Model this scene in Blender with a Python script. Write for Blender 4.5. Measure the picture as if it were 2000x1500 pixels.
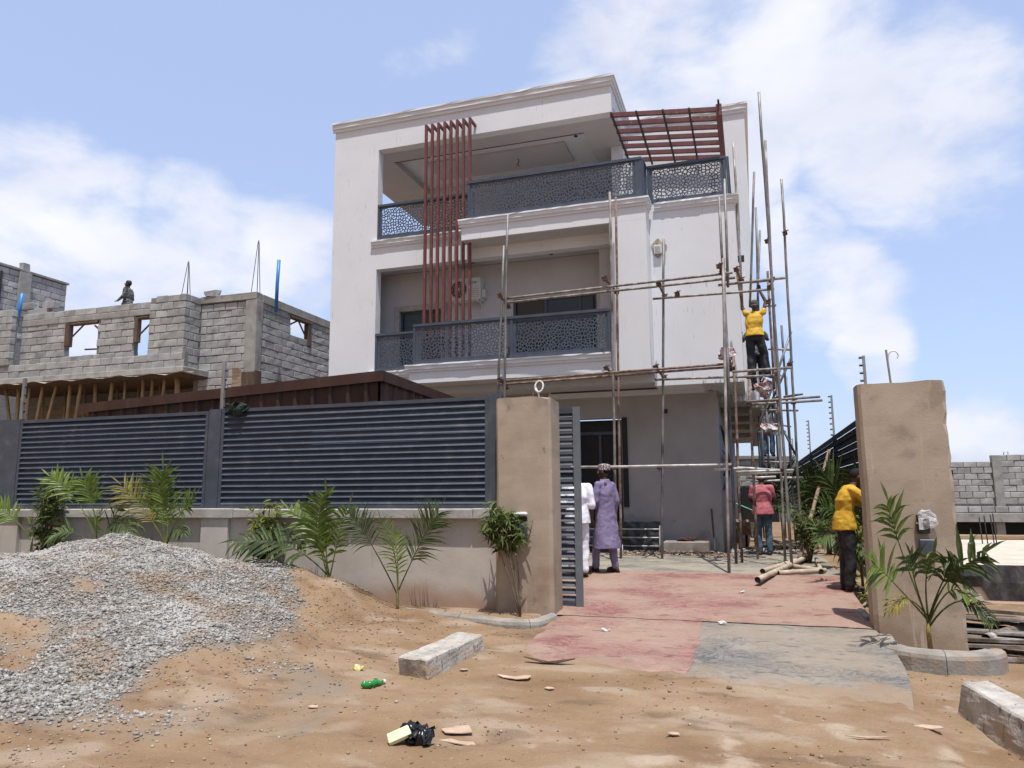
import bpy, bmesh, math, random
import numpy as np
from mathutils import Vector, Matrix, noise as mnoise
R = math.radians
random.seed(7); rng = np.random.default_rng(7)
for o in list(bpy.data.objects): bpy.data.objects.remove(o)
SC = bpy.context.scene; COL = SC.collection

# ---------------------------------------------------------------- camera
cam_d = bpy.data.cameras.new('camera'); cam_d.sensor_width = 36.0; cam_d.lens = 26.0
cam_d.clip_end = 3000; cam_d.clip_start = 0.05
cam = bpy.data.objects.new('camera', cam_d); COL.objects.link(cam)
_y, _p, _r = R(17.9), R(8.5), R(-0.395)
_f = Vector((-math.sin(_y)*math.cos(_p), math.cos(_y)*math.cos(_p), math.sin(_p)))
_rt = Vector((math.cos(_y), math.sin(_y), 0)); _up = _rt.cross(_f)
_rt2 = _rt*math.cos(_r) + _up*math.sin(_r); _up2 = _up*math.cos(_r) - _rt*math.sin(_r)
cam.matrix_world = Matrix(((_rt2.x, _up2.x, -_f.x, 0), (_rt2.y, _up2.y, -_f.y, 0), (_rt2.z, _up2.z, -_f.z, 1.6), (0, 0, 0, 1)))
SC.camera = cam

# ---------------------------------------------------------------- sun, sky, exposure
SUN = Vector((0.13, -0.27, 1.0)).normalized()
sl = bpy.data.lights.new('sun', 'SUN'); sl.energy = 4.2; sl.angle = R(0.55); sl.color = (1.0, 0.97, 0.93)
so = bpy.data.objects.new('sun', sl); COL.objects.link(so); so.location = (5, -8, 40)
so.rotation_euler = (-SUN).to_track_quat('-Z', 'Y').to_euler()
SC.view_settings.view_transform = 'Standard'; SC.view_settings.look = 'None'
SC.view_settings.gamma = 1.0; SC.view_settings.use_curve_mapping = False
SC.view_settings.exposure = 0.38
W = bpy.data.worlds.new('World'); SC.world = W; W.use_nodes = True
def build_world():
    nt = W.node_tree; N = nt.nodes; Lk = nt.links; N.clear()
    out = N.new('ShaderNodeOutputWorld')
    sky = N.new('ShaderNodeTexSky'); sky.sky_type = 'NISHITA'; sky.sun_disc = False
    sky.sun_elevation = math.asin(SUN.z); sky.sun_rotation = math.atan2(SUN.x, SUN.y)
    sky.air_density = 1.0; sky.dust_density = 1.6; sky.ozone_density = 1.6
    bg = N.new('ShaderNodeBackground'); bg.inputs[1].default_value = 0.13
    tint = N.new('ShaderNodeMix'); tint.data_type = 'RGBA'; tint.blend_type = 'MIX'; tint.inputs[0].default_value = 0.52
    tint.inputs[7].default_value = (3.9, 4.75, 7.0, 1)      # thin high haze in front of the blue
    Lk.new(sky.outputs[0], tint.inputs[6]); Lk.new(tint.outputs[2], bg.inputs[0])
    tc0 = N.new('ShaderNodeTexCoord'); tc = N.new('ShaderNodeVectorMath'); tc.operation = 'NORMALIZE'; Lk.new(tc0.outputs['Generated'], tc.inputs[0])
    blobs = [(-0.10,0.862,0.497,0.135),(0.065,0.855,0.514,0.125),(0.182,0.891,0.417,0.115),(0.29,0.85,0.436,0.06),(-0.010,0.909,0.418,0.085),(0.101,0.963,0.251,0.07),(0.069,0.949,0.309,0.05),(-0.757,0.60,0.27,0.115),(-0.642,0.705,0.30,0.085),(-0.562,0.775,0.285,0.10),(-0.80,0.53,0.29,0.10),(0.143,0.976,0.167,0.04),(0.251,0.966,0.063,0.05)]
    cur = None
    for (x, y, z, r) in blobs:
        d = N.new('ShaderNodeVectorMath'); d.operation = 'DOT_PRODUCT'; Lk.new(tc.outputs[0], d.inputs[0])
        d.inputs[1].default_value = (x, y, z)
        m = N.new('ShaderNodeMapRange'); m.interpolation_type = 'SMOOTHSTEP'
        m.inputs[1].default_value = math.cos(r*1.45); m.inputs[2].default_value = math.cos(r*0.35)
        Lk.new(d.outputs['Value'], m.inputs[0])
        if cur is None: cur = m.outputs[0]
        else:
            mx = N.new('ShaderNodeMath'); mx.operation = 'MAXIMUM'; Lk.new(cur, mx.inputs[0]); Lk.new(m.outputs[0], mx.inputs[1]); cur = mx.outputs[0]
    mp = N.new('ShaderNodeMapping'); mp.inputs['Scale'].default_value = (1, 1, 1.9); Lk.new(tc.outputs[0], mp.inputs[0])
    n1 = N.new('ShaderNodeTexNoise'); n1.inputs['Scale'].default_value = 7.5; n1.inputs['Detail'].default_value = 9; n1.inputs['Roughness'].default_value = 0.56; n1.inputs['Distortion'].default_value = 0.25
    Lk.new(mp.outputs[0], n1.inputs['Vector'])
    n2 = N.new('ShaderNodeTexNoise'); n2.inputs['Scale'].default_value = 2.3; n2.inputs['Detail'].default_value = 4; Lk.new(mp.outputs[0], n2.inputs['Vector'])
    def math_(op, a, b):
        m = N.new('ShaderNodeMath'); m.operation = op
        for i, v in enumerate((a, b)):
            if isinstance(v, (int, float)): m.inputs[i].default_value = v
            else: Lk.new(v, m.inputs[i])
        return m.outputs[0]
    a = math_('MULTIPLY', cur, 0.72); b = math_('MULTIPLY', math_('SUBTRACT', n1.outputs[0], 0.5), 1.75)
    c = math_('MULTIPLY', math_('SUBTRACT', n2.outputs[0], 0.5), 0.5)
    s = math_('ADD', math_('ADD', a, b), c)
    ms = N.new('ShaderNodeMapRange'); ms.interpolation_type = 'SMOOTHSTEP'; ms.inputs[1].default_value = 0.17; ms.inputs[2].default_value = 0.86
    ms.inputs[3].default_value = 0.0; ms.inputs[4].default_value = 0.97
    Lk.new(s, ms.inputs[0])
    cr = N.new('ShaderNodeValToRGB'); cr.color_ramp.elements[0].position = 0.25; cr.color_ramp.elements[0].color = (0.66, 0.69, 0.82, 1)
    cr.color_ramp.elements[1].position = 0.75; cr.color_ramp.elements[1].color = (0.93, 0.94, 0.99, 1)
    n3 = N.new('ShaderNodeTexNoise'); n3.inputs['Scale'].default_value = 4.0; n3.inputs['Detail'].default_value = 6; Lk.new(mp.outputs[0], n3.inputs['Vector'])
    Lk.new(n3.outputs[0], cr.inputs[0])
    bc = N.new('ShaderNodeBackground'); bc.inputs[1].default_value = 0.86; Lk.new(cr.outputs[0], bc.inputs[0])
    mix = N.new('ShaderNodeMixShader'); Lk.new(ms.outputs[0], mix.inputs[0]); Lk.new(bg.outputs[0], mix.inputs[1]); Lk.new(bc.outputs[0], mix.inputs[2])
    Lk.new(mix.outputs[0], out.inputs[0])
build_world()

# ---------------------------------------------------------------- mesh helpers
class MB:
    def __init__(s): s.v = []; s.f = []
    def add(s, vs, fs):
        o = len(s.v); s.v += [tuple(p) for p in vs]; s.f += [tuple(i+o for i in f) for f in fs]; return s
    def box(s, x0, x1, y0, y1, z0, z1):
        return s.add([(x0,y0,z0),(x1,y0,z0),(x1,y1,z0),(x0,y1,z0),(x0,y0,z1),(x1,y0,z1),(x1,y1,z1),(x0,y1,z1)],
                     [(0,3,2,1),(4,5,6,7),(0,1,5,4),(1,2,6,5),(2,3,7,6),(3,0,4,7)])
    def cbox(s, x0, x1, y0, y1, z0, z1, c=0.012, j=0.0):
        # chamfered, slightly uneven box: 24 corners
        bm = bmesh.new()
        vs = [bm.verts.new((x, y, z)) for x in (x0, x1) for y in (y0, y1) for z in (z0, z1)]
        if j:
            for v in vs: v.co += Vector((random.uniform(-j, j), random.uniform(-j, j), random.uniform(-j, j)))
        for f in ((0,1,3,2),(4,6,7,5),(0,4,5,1),(2,3,7,6),(0,2,6,4),(1,5,7,3)): bm.faces.new([vs[i] for i in f])
        bmesh.ops.bevel(bm, geom=bm.edges[:], offset=c, segments=1, profile=0.5, affect='EDGES')
        bm.verts.index_update()
        s.add([v.co[:] for v in bm.verts], [[v.index for v in f.verts] for f in bm.faces]); bm.free(); return s
    def prism(s, poly, axis, a0, a1):
        # poly: list of 2D points; axis 'x','y','z' is the extrusion axis
        n = len(poly)
        def P(p, a): return {'x': (a, p[0], p[1]), 'y': (p[0], a, p[1]), 'z': (p[0], p[1], a)}[axis]
        vs = [P(p, a0) for p in poly] + [P(p, a1) for p in poly]
        fs = [tuple(range(n)), tuple(range(2*n-1, n-1, -1))] + [(i, i+n, (i+1) % n + n, (i+1) % n) for i in range(n)]
        return s.add(vs, fs)
    def tube(s, p0, p1, r0, r1=None, n=8, cap=True):
        return s.path([p0, p1], [r0, r0 if r1 is None else r1], n, cap)
    def path(s, pts, rad, n=8, cap=True, flat=1.0):
        pts = [Vector(p) for p in pts]; o = len(s.v); k = len(pts); u = None
        if isinstance(rad, (int, float)): rad = [rad]*k
        for i, p in enumerate(pts):
            t = (pts[min(i+1, k-1)] - pts[max(i-1, 0)]).normalized()
            if u is None:
                u = t.orthogonal().normalized()
            u = (u - t*u.dot(t)).normalized(); w = t.cross(u)
            for a in range(n):
                th = 2*math.pi*a/n
                s.v.append(tuple(p + (u*math.cos(th) + w*math.sin(th)*flat)*rad[i]))
        for i in range(k-1):
            for a in range(n):
                b = (a+1) % n
                s.f.append((o+i*n+a, o+i*n+b, o+(i+1)*n+b, o+(i+1)*n+a))
        if cap:
            s.f.append(tuple(o+a for a in range(n-1, -1, -1))); s.f.append(tuple(o+(k-1)*n+a for a in range(n)))
        return s
    def ball(s, c, rx, ry, rz, nu=12, nv=8, M=None, jit=0.0):
        o = len(s.v); c = Vector(c)
        for i in range(nv+1):
            ph = math.pi*i/nv
            for a in range(nu):
                th = 2*math.pi*a/nu; k = 1 + (random.uniform(-jit, jit) if jit else 0)
                q = Vector((rx*math.sin(ph)*math.cos(th)*k, ry*math.sin(ph)*math.sin(th)*k, rz*math.cos(ph)*k))
                if M: q = M @ q
                s.v.append(tuple(c + q))
        for i in range(nv):
            for a in range(nu):
                b = (a+1) % nu; s.f.append((o+i*nu+a, o+(i+1)*nu+a, o+(i+1)*nu+b, o+i*nu+b))
        return s
    def mesh(s, name, base=(0,0,0), smooth=False):
        me = bpy.data.meshes.new(name); b = base
        me.from_pydata([(x-b[0], y-b[1], z-b[2]) for x, y, z in s.v], [], s.f); me.update()
        if smooth: me.polygons.foreach_set('use_smooth', [True]*len(me.polygons))
        return me
    def build(s, name, mat, parent=None, smooth=False, base=None):
        b = base if base is not None else (parent['_b'] if parent is not None and '_b' in parent else (0,0,0))
        me = s.mesh(name, b, smooth); me.materials.append(mat)
        o = bpy.data.objects.new(name, me); COL.objects.link(o)
        if parent is not None:
            o.parent = parent
            if '_b' in parent: o['_b'] = parent['_b']
        elif base is not None: o.location = base
        return o
def obj(name, me, parent=None, loc=(0,0,0), rot=None, scale=None):
    o = bpy.data.objects.new(name, me); COL.objects.link(o); o.location = loc
    if rot is not None: o.rotation_euler = rot
    if scale is not None: o.scale = scale
    if parent is not None: o.parent = parent
    return o
def tag(o, label=None, cat=None, group=None, kind=None):
    if label: o['label'] = label
    if cat: o['category'] = cat
    if group: o['group'] = group
    if kind: o['kind'] = kind
    return o
def thing(name, label, cat, base=(0,0,0), group=None, world=True, rz=0):
    # an Empty at the thing's base; with world=True its parts are given in world coordinates
    o = bpy.data.objects.new(name, None); COL.objects.link(o); o.location = base; o.empty_display_size = 0.2
    o.rotation_euler = (0, 0, rz)
    if world: o['_b'] = tuple(base)
    return tag(o, label, cat, group)
def copy_tree(o, parent=None):
    c = o.copy(); COL.objects.link(c); c.parent = parent
    for ch in [x for x in COL.objects if x.parent == o]: copy_tree(ch, c)
    return c
def lerp(a, b, t): return a + (b-a)*t
def ss(a, b, x):
    t = min(1, max(0, (x-a)/(b-a))); return t*t*(3-2*t)
def nz(x, y, z=0.0, o=4): return mnoise.fractal(Vector((x, y, z)), 1.0, 2.0, o)

# ---------------------------------------------------------------- materials
def pmat(name, cols, scale=3.0, rough=0.85, bump=0.2, bscale=30.0, metal=0.0, stretch=(1,1,1), detail=6, pos=(0.3, 0.7), bdist=0.01, spec=0.3, coords='pos', rand=0.0, transl=0.0, seedoff=0.0):
    m = bpy.data.materials.new(name); m.use_nodes = True; nt = m.node_tree; N = nt.nodes; L = nt.links
    b = N['Principled BSDF']; b.inputs['Roughness'].default_value = rough; b.inputs['Metallic'].default_value = metal
    b.inputs['Specular IOR Level'].default_value = spec
    if coords == 'pos':
        g = N.new('ShaderNodeNewGeometry'); src = g.outputs['Position']
    else:
        g = N.new('ShaderNodeTexCoord'); src = g.outputs['Object']
    mp = N.new('ShaderNodeMapping'); mp.inputs['Scale'].default_value = stretch; mp.inputs['Location'].default_value = (seedoff, seedoff*1.7, seedoff*0.3); L.new(src, mp.inputs[0])
    n = N.new('ShaderNodeTexNoise'); n.inputs['Scale'].default_value = scale; n.inputs['Detail'].default_value = detail; n.inputs['Roughness'].default_value = 0.6
    L.new(mp.outputs[0], n.inputs['Vector'])
    r = N.new('ShaderNodeValToRGB'); e = r.color_ramp.elements
    while len(e) < len(cols): e.new(0.5)
    for i, c in enumerate(cols):
        e[i].position = lerp(pos[0], pos[1], i/max(1, len(cols)-1)); e[i].color = (*c, 1)
    L.new(n.outputs[0], r.inputs[0]); col = r.outputs[0]
    if rand:
        oi = N.new('ShaderNodeObjectInfo'); mr = N.new('ShaderNodeMapRange'); mr.inputs[3].default_value = 1-rand; mr.inputs[4].default_value = 1+rand
        L.new(oi.outputs['Random'], mr.inputs[0])
        mm = N.new('ShaderNodeVectorMath'); mm.operation = 'SCALE'; L.new(col, mm.inputs[0]); L.new(mr.outputs[0], mm.inputs['Scale']); col = mm.outputs[0]
    L.new(col, b.inputs['Base Color'])
    if bump:
        n2 = N.new('ShaderNodeTexNoise'); n2.inputs['Scale'].default_value = bscale; n2.inputs['Detail'].default_value = 5
        L.new(mp.outputs[0], n2.inputs['Vector'])
        bp = N.new('ShaderNodeBump'); bp.inputs['Strength'].default_value = bump; bp.inputs['Distance'].default_value = bdist
        L.new(n2.outputs[0], bp.inputs['Height']); L.new(bp.outputs[0], b.inputs['Normal'])
    if transl:
        t = N.new('ShaderNodeBsdfTranslucent'); L.new(col, t.inputs[0]); mx = N.new('ShaderNodeMixShader'); mx.inputs[0].default_value = transl
        L.new(b.outputs[0], mx.inputs[1]); L.new(t.outputs[0], mx.inputs[2]); L.new(mx.outputs[0], N['Material Output'].inputs[0])
    m['_col'] = 1
    return m
def overlay(m, col, scale, lo, hi, stretch=(1,1,1), zr=None, xr=None, yr=None, amt=1.0, detail=5, off=0.0):
    # lay a second colour (stain, dust, wear) over a material where a noise exceeds a threshold; optional z/x range fades
    nt = m.node_tree; N = nt.nodes; L = nt.links; b = N['Principled BSDF']
    old = b.inputs['Base Color'].links[0].from_socket
    g = N.new('ShaderNodeNewGeometry'); mp = N.new('ShaderNodeMapping'); mp.inputs['Scale'].default_value = stretch; mp.inputs['Location'].default_value = (off, off, off)
    L.new(g.outputs['Position'], mp.inputs[0])
    n = N.new('ShaderNodeTexNoise'); n.inputs['Scale'].default_value = scale; n.inputs['Detail'].default_value = detail; L.new(mp.outputs[0], n.inputs['Vector'])
    mr = N.new('ShaderNodeMapRange'); mr.interpolation_type = 'SMOOTHSTEP'; mr.inputs[1].default_value = lo; mr.inputs[2].default_value = hi; mr.inputs[4].default_value = amt
    fac = None
    sep = N.new('ShaderNodeSeparateXYZ'); L.new(g.outputs['Position'], sep.inputs[0])
    add = n.outputs[0]
    for ax, rg in ((2, zr), (0, xr), (1, yr)):
        if rg is None: continue
        q = N.new('ShaderNodeMapRange'); q.inputs[1].default_value = rg[0]; q.inputs[2].default_value = rg[1]; q.inputs[3].default_value = rg[2]; q.inputs[4].default_value = rg[3]
        L.new(sep.outputs[ax], q.inputs[0])
        a = N.new('ShaderNodeMath'); a.operation = 'ADD'; L.new(add, a.inputs[0]); L.new(q.outputs[0], a.inputs[1]); add = a.outputs[0]
    L.new(add, mr.inputs[0])
    mx = N.new('ShaderNodeMix'); mx.data_type = 'RGBA'; L.new(mr.outputs[0], mx.inputs[0]); L.new(old, mx.inputs[6]); mx.inputs[7].default_value = (*col, 1)
    L.new(mx.outputs[2], b.inputs['Base Color'])
    return m
def flat(name, c, rough=0.6, metal=0.0, spec=0.4):
    m = bpy.data.materials.new(name); m.use_nodes = True; b = m.node_tree.nodes['Principled BSDF']
    b.inputs['Base Color'].default_value = (*c, 1); b.inputs['Roughness'].default_value = rough; b.inputs['Metallic'].default_value = metal; b.inputs['Specular IOR Level'].default_value = spec
    return m
# ================================================================ GROUND
def base_z(x, y):
    z = min(0.30, max(0.0, (y-6.5)*0.05))
    if x > 0.9: z = lerp(z, min(z, -0.06), ss(0.95, 1.25, x)*(1-ss(11.0, 13.0, y)) if x < 2.2 else 1.0)
    if x > 2.3 and y > 9: z = lerp(-0.06, -0.12, ss(9, 13, y)) - .45*ss(18.5, 20, y)*ss(2.4, 2.9, x)
    if x < -2.55 and y > 8.2: z = lerp(z, 0.17, ss(8.35, 8.75, y)*(1-ss(9.6, 12.5, y)))
    return z
def pile_z(x, y):
    dx, dy = x+7.85, y-8.1
    w = nz(x*0.9, y*0.9, 3.3, 3)*0.12 + nz(x*2.3, y*2.3, 8.3, 3)*0.045
    r = math.sqrt((dx/(4.15 if dx > 0 else 8.5))**2 + (dy/(6.1 if dy < 0 else 3.0))**2) + w
    h = 1.10*(1-r) - .10*r*(1-r)*2
    h = h - 0.04*max(0, 1-r*5)          # rounded peak
    # sand spill against the wall, hollows dug by shovels
    h += 0.16*math.exp(-((x+5.5)**2/0.7 + (y-8.6)**2/0.3))
    h -= 0.10*math.exp(-((x+6.2)**2/0.25 + (y-5.2)**2/0.2)) + 0.09*math.exp(-((x+6.9)**2/0.4 + (y-5.9)**2/0.2))
    return h
def gz(x, y, detail=True):
    b = base_z(x, y)
    if y < 9.05 and x < -2.9: 
        p = pile_z(x, y)
        k = 0.12
        hh = max(0, min(1, 0.5+0.5*(p+0.02-b)/k)); b = lerp(b, p+0.02, hh) + k*hh*(1-hh)   # smooth max
    if detail and y < 9.0:
        near = 1-ss(10, 18, abs(x+1))
        drive = ss(-2.4, -2.0, x)*(1-ss(0.9, 1.3, x))*ss(6.3, 7.0, y)
        a = near*(1-0.8*drive)
        b += a*(0.022*nz(x*1.3, y*1.3, 0, 4) + 0.012*nz(x*6, y*6, 5, 5) + 0.014*max(0, nz(x*2.5, y*4, 11, 3))*nz(x*14, y*14, 2, 3))
        # faint tyre ruts along the road
        for yy, am in ((4.9, .02), (5.25, -.022), (3.3, -.02), (2.2, .015)):
            b += a*am*math.exp(-((y-yy-0.25*math.sin(x*0.5)-0.08*x)**2)/0.012)
        # shallow hole beside the loose kerb block
        b -= 0.16*math.exp(-((x+3.22)**2/0.03 + (y-6.85)**2/0.10))
    return b
def axis(segs):
    out = []
    for a, b, st in segs:
        n = max(1, int(round((b-a)/st))); out += [a+(b-a)*i/n for i in range(n)]
    return out + [segs[-1][1]]
def grid_obj(name, xs, ys, zf, mat, smooth=True):
    nx, ny = len(xs), len(ys)
    v = [(x, y, zf(x, y)) for y in ys for x in xs]
    f = [(j*nx+i, j*nx+i+1, (j+1)*nx+i+1, (j+1)*nx+i) for j in range(ny-1) for i in range(nx-1)]
    me = bpy.data.meshes.new(name); me.from_pydata(v, [], f); me.update()
    if smooth: me.polygons.foreach_set('use_smooth', [True]*len(me.polygons))
    me.materials.append(mat); return obj(name, me)

M_soil = pmat('soil', [(.175,.107,.060), (.235,.157,.094), (.295,.212,.140)], scale=0.9, rough=0.95, bump=0.8, bscale=42, bdist=0.02, stretch=(0.9,1.25,1), pos=(.30,.72), detail=8, spec=0.1)
overlay(M_soil, (.315,.245,.18), 1.6, .50, .66, stretch=(0.8,1.3,1), amt=.7, detail=9, off=3.1)
overlay(M_soil, (.125,.08,.05), 2.1, .58, .70, stretch=(0.8,1.4,1), amt=.6, detail=8, off=8.3)
overlay(M_soil, (.36,.29,.215), 3.0, .62, .76, stretch=(1,1,1), amt=.8, detail=9, xr=(-2.1,-0.5,-.12,.12), yr=(4.6,6.2,.0,-.1), off=1.7)
overlay(M_soil, (.38,.31,.24), 38, .64, .74, amt=.4, detail=3)
overlay(M_soil, (.10,.065,.04), 30, .66, .74, amt=.5, detail=3, off=5)
def gravel_mask(x, y):
    p = pile_z(x, y)
    m = .25 + ss(.10, .30, p) - 1.5*ss(-.45, .75, x-(-5.65+(8.2-y)*1.05)+.25*nz(x*2.2, y*2.2, 6, 3)) + 0.6*nz(x*.8, y*.8, 9, 4)
    # bare sandy slips
    for cx, cy, rx, ry, am in ((-6.3, 7.2, .20, .7, .75), (-4.95, 6.9, .55, .6, .9), (-7.1, 5.3, .75, .42, 1.5), (-6.6, 4.5, .8, .45, 1.7), (-8.3, 5.2, .9, .3, 1.3), (-6.85, 6.35, .35, .16, .8), (-5.6, 6.9, .35, .5, .7), (-7.9, 6.6, .5, .12, .5)):
        m -= am*math.exp(-(((x-cx)/rx)**2 + ((y-cy)/ry)**2))
    # a tongue of spilt stone running towards the road
    tt = min(1, max(0, (7.0-y)/3.4)); cx = lerp(-5.75, -5.25, tt)
    m += 1.3*math.exp(-((x-cx+0.15*math.sin(y*2.3))**2)/.13)*ss(3.3, 3.9, y)*(1-ss(6.4, 7.2, y))
    m -= 1.4*(1-ss(3.7, 4.3, y))
    return m

def add_gravel_attr(o):
    # how much stone dust colours the soil
    a = o.data.attributes.new('gravel', 'FLOAT', 'POINT'); vals = []
    for v in o.data.vertices:
        x, y, z = v.co; vals.append(ss(.1, .75, gravel_mask(x, y)) if (-14 < x < -3 and 2.5 < y < 9.1) else 0.0)
    a.data.foreach_set('value', vals)
xs = axis([(-600,-120,60),(-120,-40,8),(-40,-14,1.3),(-14,-9,.12),(-9,3.2,.04),(3.2,9,.3),(9,40,3),(40,120,10),(120,600,60)])
ys = axis([(-200,-20,30),(-20,1,2.0),(1,3.4,.12),(3.4,9.1,.04),(9.1,14,.16),(14,40,1.3),(40,120,8),(120,600,40)])
ground = tag(grid_obj('ground', xs, ys, gz, M_soil), kind='structure'); add_gravel_attr(ground)
_nt = M_soil.node_tree; _at = _nt.nodes.new('ShaderNodeAttribute'); _at.attribute_name = 'gravel'; _b = _nt.nodes['Principled BSDF']; _old = _b.inputs['Base Color'].links[0].from_socket
_mx = _nt.nodes.new('ShaderNodeMix'); _mx.data_type = 'RGBA'; _nt.links.new(_at.outputs['Fac'], _mx.inputs[0]); _nt.links.new(_old, _mx.inputs[6]); _mx.inputs[7].default_value = (.185,.165,.14,1); _nt.links.new(_mx.outputs[2], _b.inputs['Base Color'])

# ---------------------------------------------------------------- stamped concrete driveway
def drive_mat(name, c0, c1, c2, dust):
    m = pmat(name, [c0, c1, c2], scale=1.7, rough=0.8, bump=0, stretch=(1,1.15,1), pos=(.30,.68), detail=7, spec=0.25)
    nt = m.node_tree; N = nt.nodes; L = nt.links; b = N['Principled BSDF']
    g = N.new('ShaderNodeNewGeometry')
    mp = N.new('ShaderNodeMapping'); mp.inputs['Scale'].default_value = (1, 1.3, 1); L.new(g.outputs['Position'], mp.inputs[0])
    n = N.new('ShaderNodeTexNoise'); n.inputs['Scale'].default_value = 3.2; n.inputs['Detail'].default_value = 7; n.inputs['Roughness'].default_value = .62; n.inputs['Distortion'].default_value = 2.2; L.new(mp.outputs[0], n.inputs['Vector'])
    v = N.new('ShaderNodeTexVoronoi'); v.feature = 'DISTANCE_TO_EDGE'; v.inputs['Scale'].default_value = 1.6; L.new(n.outputs['Color'], v.inputs['Vector'])
    mn = N.new('ShaderNodeMath'); mn.operation = 'MULTIPLY_ADD'; mn.inputs[1].default_value = 0.6; L.new(v.outputs[0], mn.inputs[0]); L.new(n.outputs[0], mn.inputs[2])
    bp = N.new('ShaderNodeBump'); bp.inputs['Strength'].default_value = .75; bp.inputs['Distance'].default_value = .03; L.new(mn.outputs[0], bp.inputs['Height']); L.new(bp.outputs[0], b.inputs['Normal'])
    rg = N.new('ShaderNodeMath'); rg.operation = 'SUBTRACT'; rg.inputs[1].default_value = .5; L.new(n.outputs[0], rg.inputs[0])
    ab = N.new('ShaderNodeMath'); ab.operation = 'ABSOLUTE'; L.new(rg.outputs[0], ab.inputs[0])
    cv = N.new('ShaderNodeMapRange'); cv.inputs[1].default_value = 0.0; cv.inputs[2].default_value = .045; cv.inputs[3].default_value = .75; cv.inputs[4].default_value = 0.0; L.new(ab.outputs[0], cv.inputs[0])
    cm = N.new('ShaderNodeMix'); cm.data_type = 'RGBA'; L.new(cv.outputs[0], cm.inputs[0]); L.new(b.inputs['Base Color'].links[0].from_socket, cm.inputs[6]); cm.inputs[7].default_value = (*[q*.35 for q in c0], 1); L.new(cm.outputs[2], b.inputs['Base Color'])
    overlay(m, dust, 1.5, .30, .62, stretch=(.85,1.15,1), amt=.78, detail=9, off=2.2)
    overlay(m, tuple(x*.45 for x in c0), 6.5, .58, .72, stretch=(.8,1.5,1), amt=.55, detail=9, off=9.1)
    overlay(m, (.25,.18,.12), 2.2, .48, .66, amt=.9, detail=10, yr=(6.2,7.8,.26,-.20), off=4)
    return m
M_red = drive_mat('stamped red concrete', (.205,.078,.070), (.265,.128,.108), (.30,.172,.14), (.315,.225,.17))
M_gry = drive_mat('stamped grey concrete', (.125,.118,.109), (.18,.171,.157), (.235,.22,.198), (.275,.225,.17))
M_gry2 = drive_mat('stamped grey green paving', (.145,.135,.115), (.20,.187,.158), (.25,.235,.20), (.32,.275,.215))
def strip(name, xa, xb, ya, yb, mat, lift, edge=None):
    nx, ny = max(3, int((xb-xa)/.07)), max(3, int((yb-ya)/.07))
    v = []; 
    for j in range(ny+1):
        y0 = ya+(yb-ya)*j/ny
        for i in range(nx+1):
            x0 = xa+(xb-xa)*i/nx
            x, y = edge(x0, y0, i/nx, j/ny) if edge else (x0, y0)
            z = gz(x, y, False)
            if x > 0.9: z = base_z(0.9, y)
            z += lift + 0.006*nz(x*3, y*3, 2, 3)
            if edge is apron: z -= .05*(1-ss(.0, .16, j/ny)) + .03*(1-ss(0, .05, (x+2.42)/3.5))
            v.append((x, y, z))
    f = [(j*(nx+1)+i, j*(nx+1)+i+1, (j+1)*(nx+1)+i+1, (j+1)*(nx+1)+i) for j in range(ny) for i in range(nx)]
    me = bpy.data.meshes.new(name); me.from_pydata(v, [], f); me.update(); me.polygons.foreach_set('use_smooth', [True]*len(me.polygons))
    me.materials.append(mat); return tag(obj(name, me), kind='structure')
def apron(x, y, u, v):
    # flares towards the road, ragged lower edge
    t = 1-v
    xl = -2.42 + 0.12*t + 0.05*nz(y*3, 1); xr = 1.16 - 0.14*t + 0.10*math.sin(t*3.1)
    xx = lerp(xl, xr, (x+2.42)/3.58)
    front = 6.95 - 0.62*ss(-2.0, 1.0, xx) + 0.5*ss(-2.0, -2.5, xx) + 0.10*nz(xx*2.2, 3.1)
    if -1.0 < xx < -.3: xx += .035*nz(y*4, 2.2, 5, 4)
    return xx, lerp(front, 9.04, v)
strip('driveway_apron', -2.42, -0.66, 6.4, 9.04, M_red, .016, apron)
strip('driveway_apron', -0.68, 1.16, 6.4, 9.04, M_gry, .012, apron)
strip('driveway', -2.60, 1.20, 9.048, 12.75, M_red, .020, lambda x, y, u, v: (x, y if v < 1 else y+0.10*nz(x*1.5, 7)))
strip('driveway', -7.0, 1.25, 12.62, 17.2, M_gry2, .012)

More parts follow.
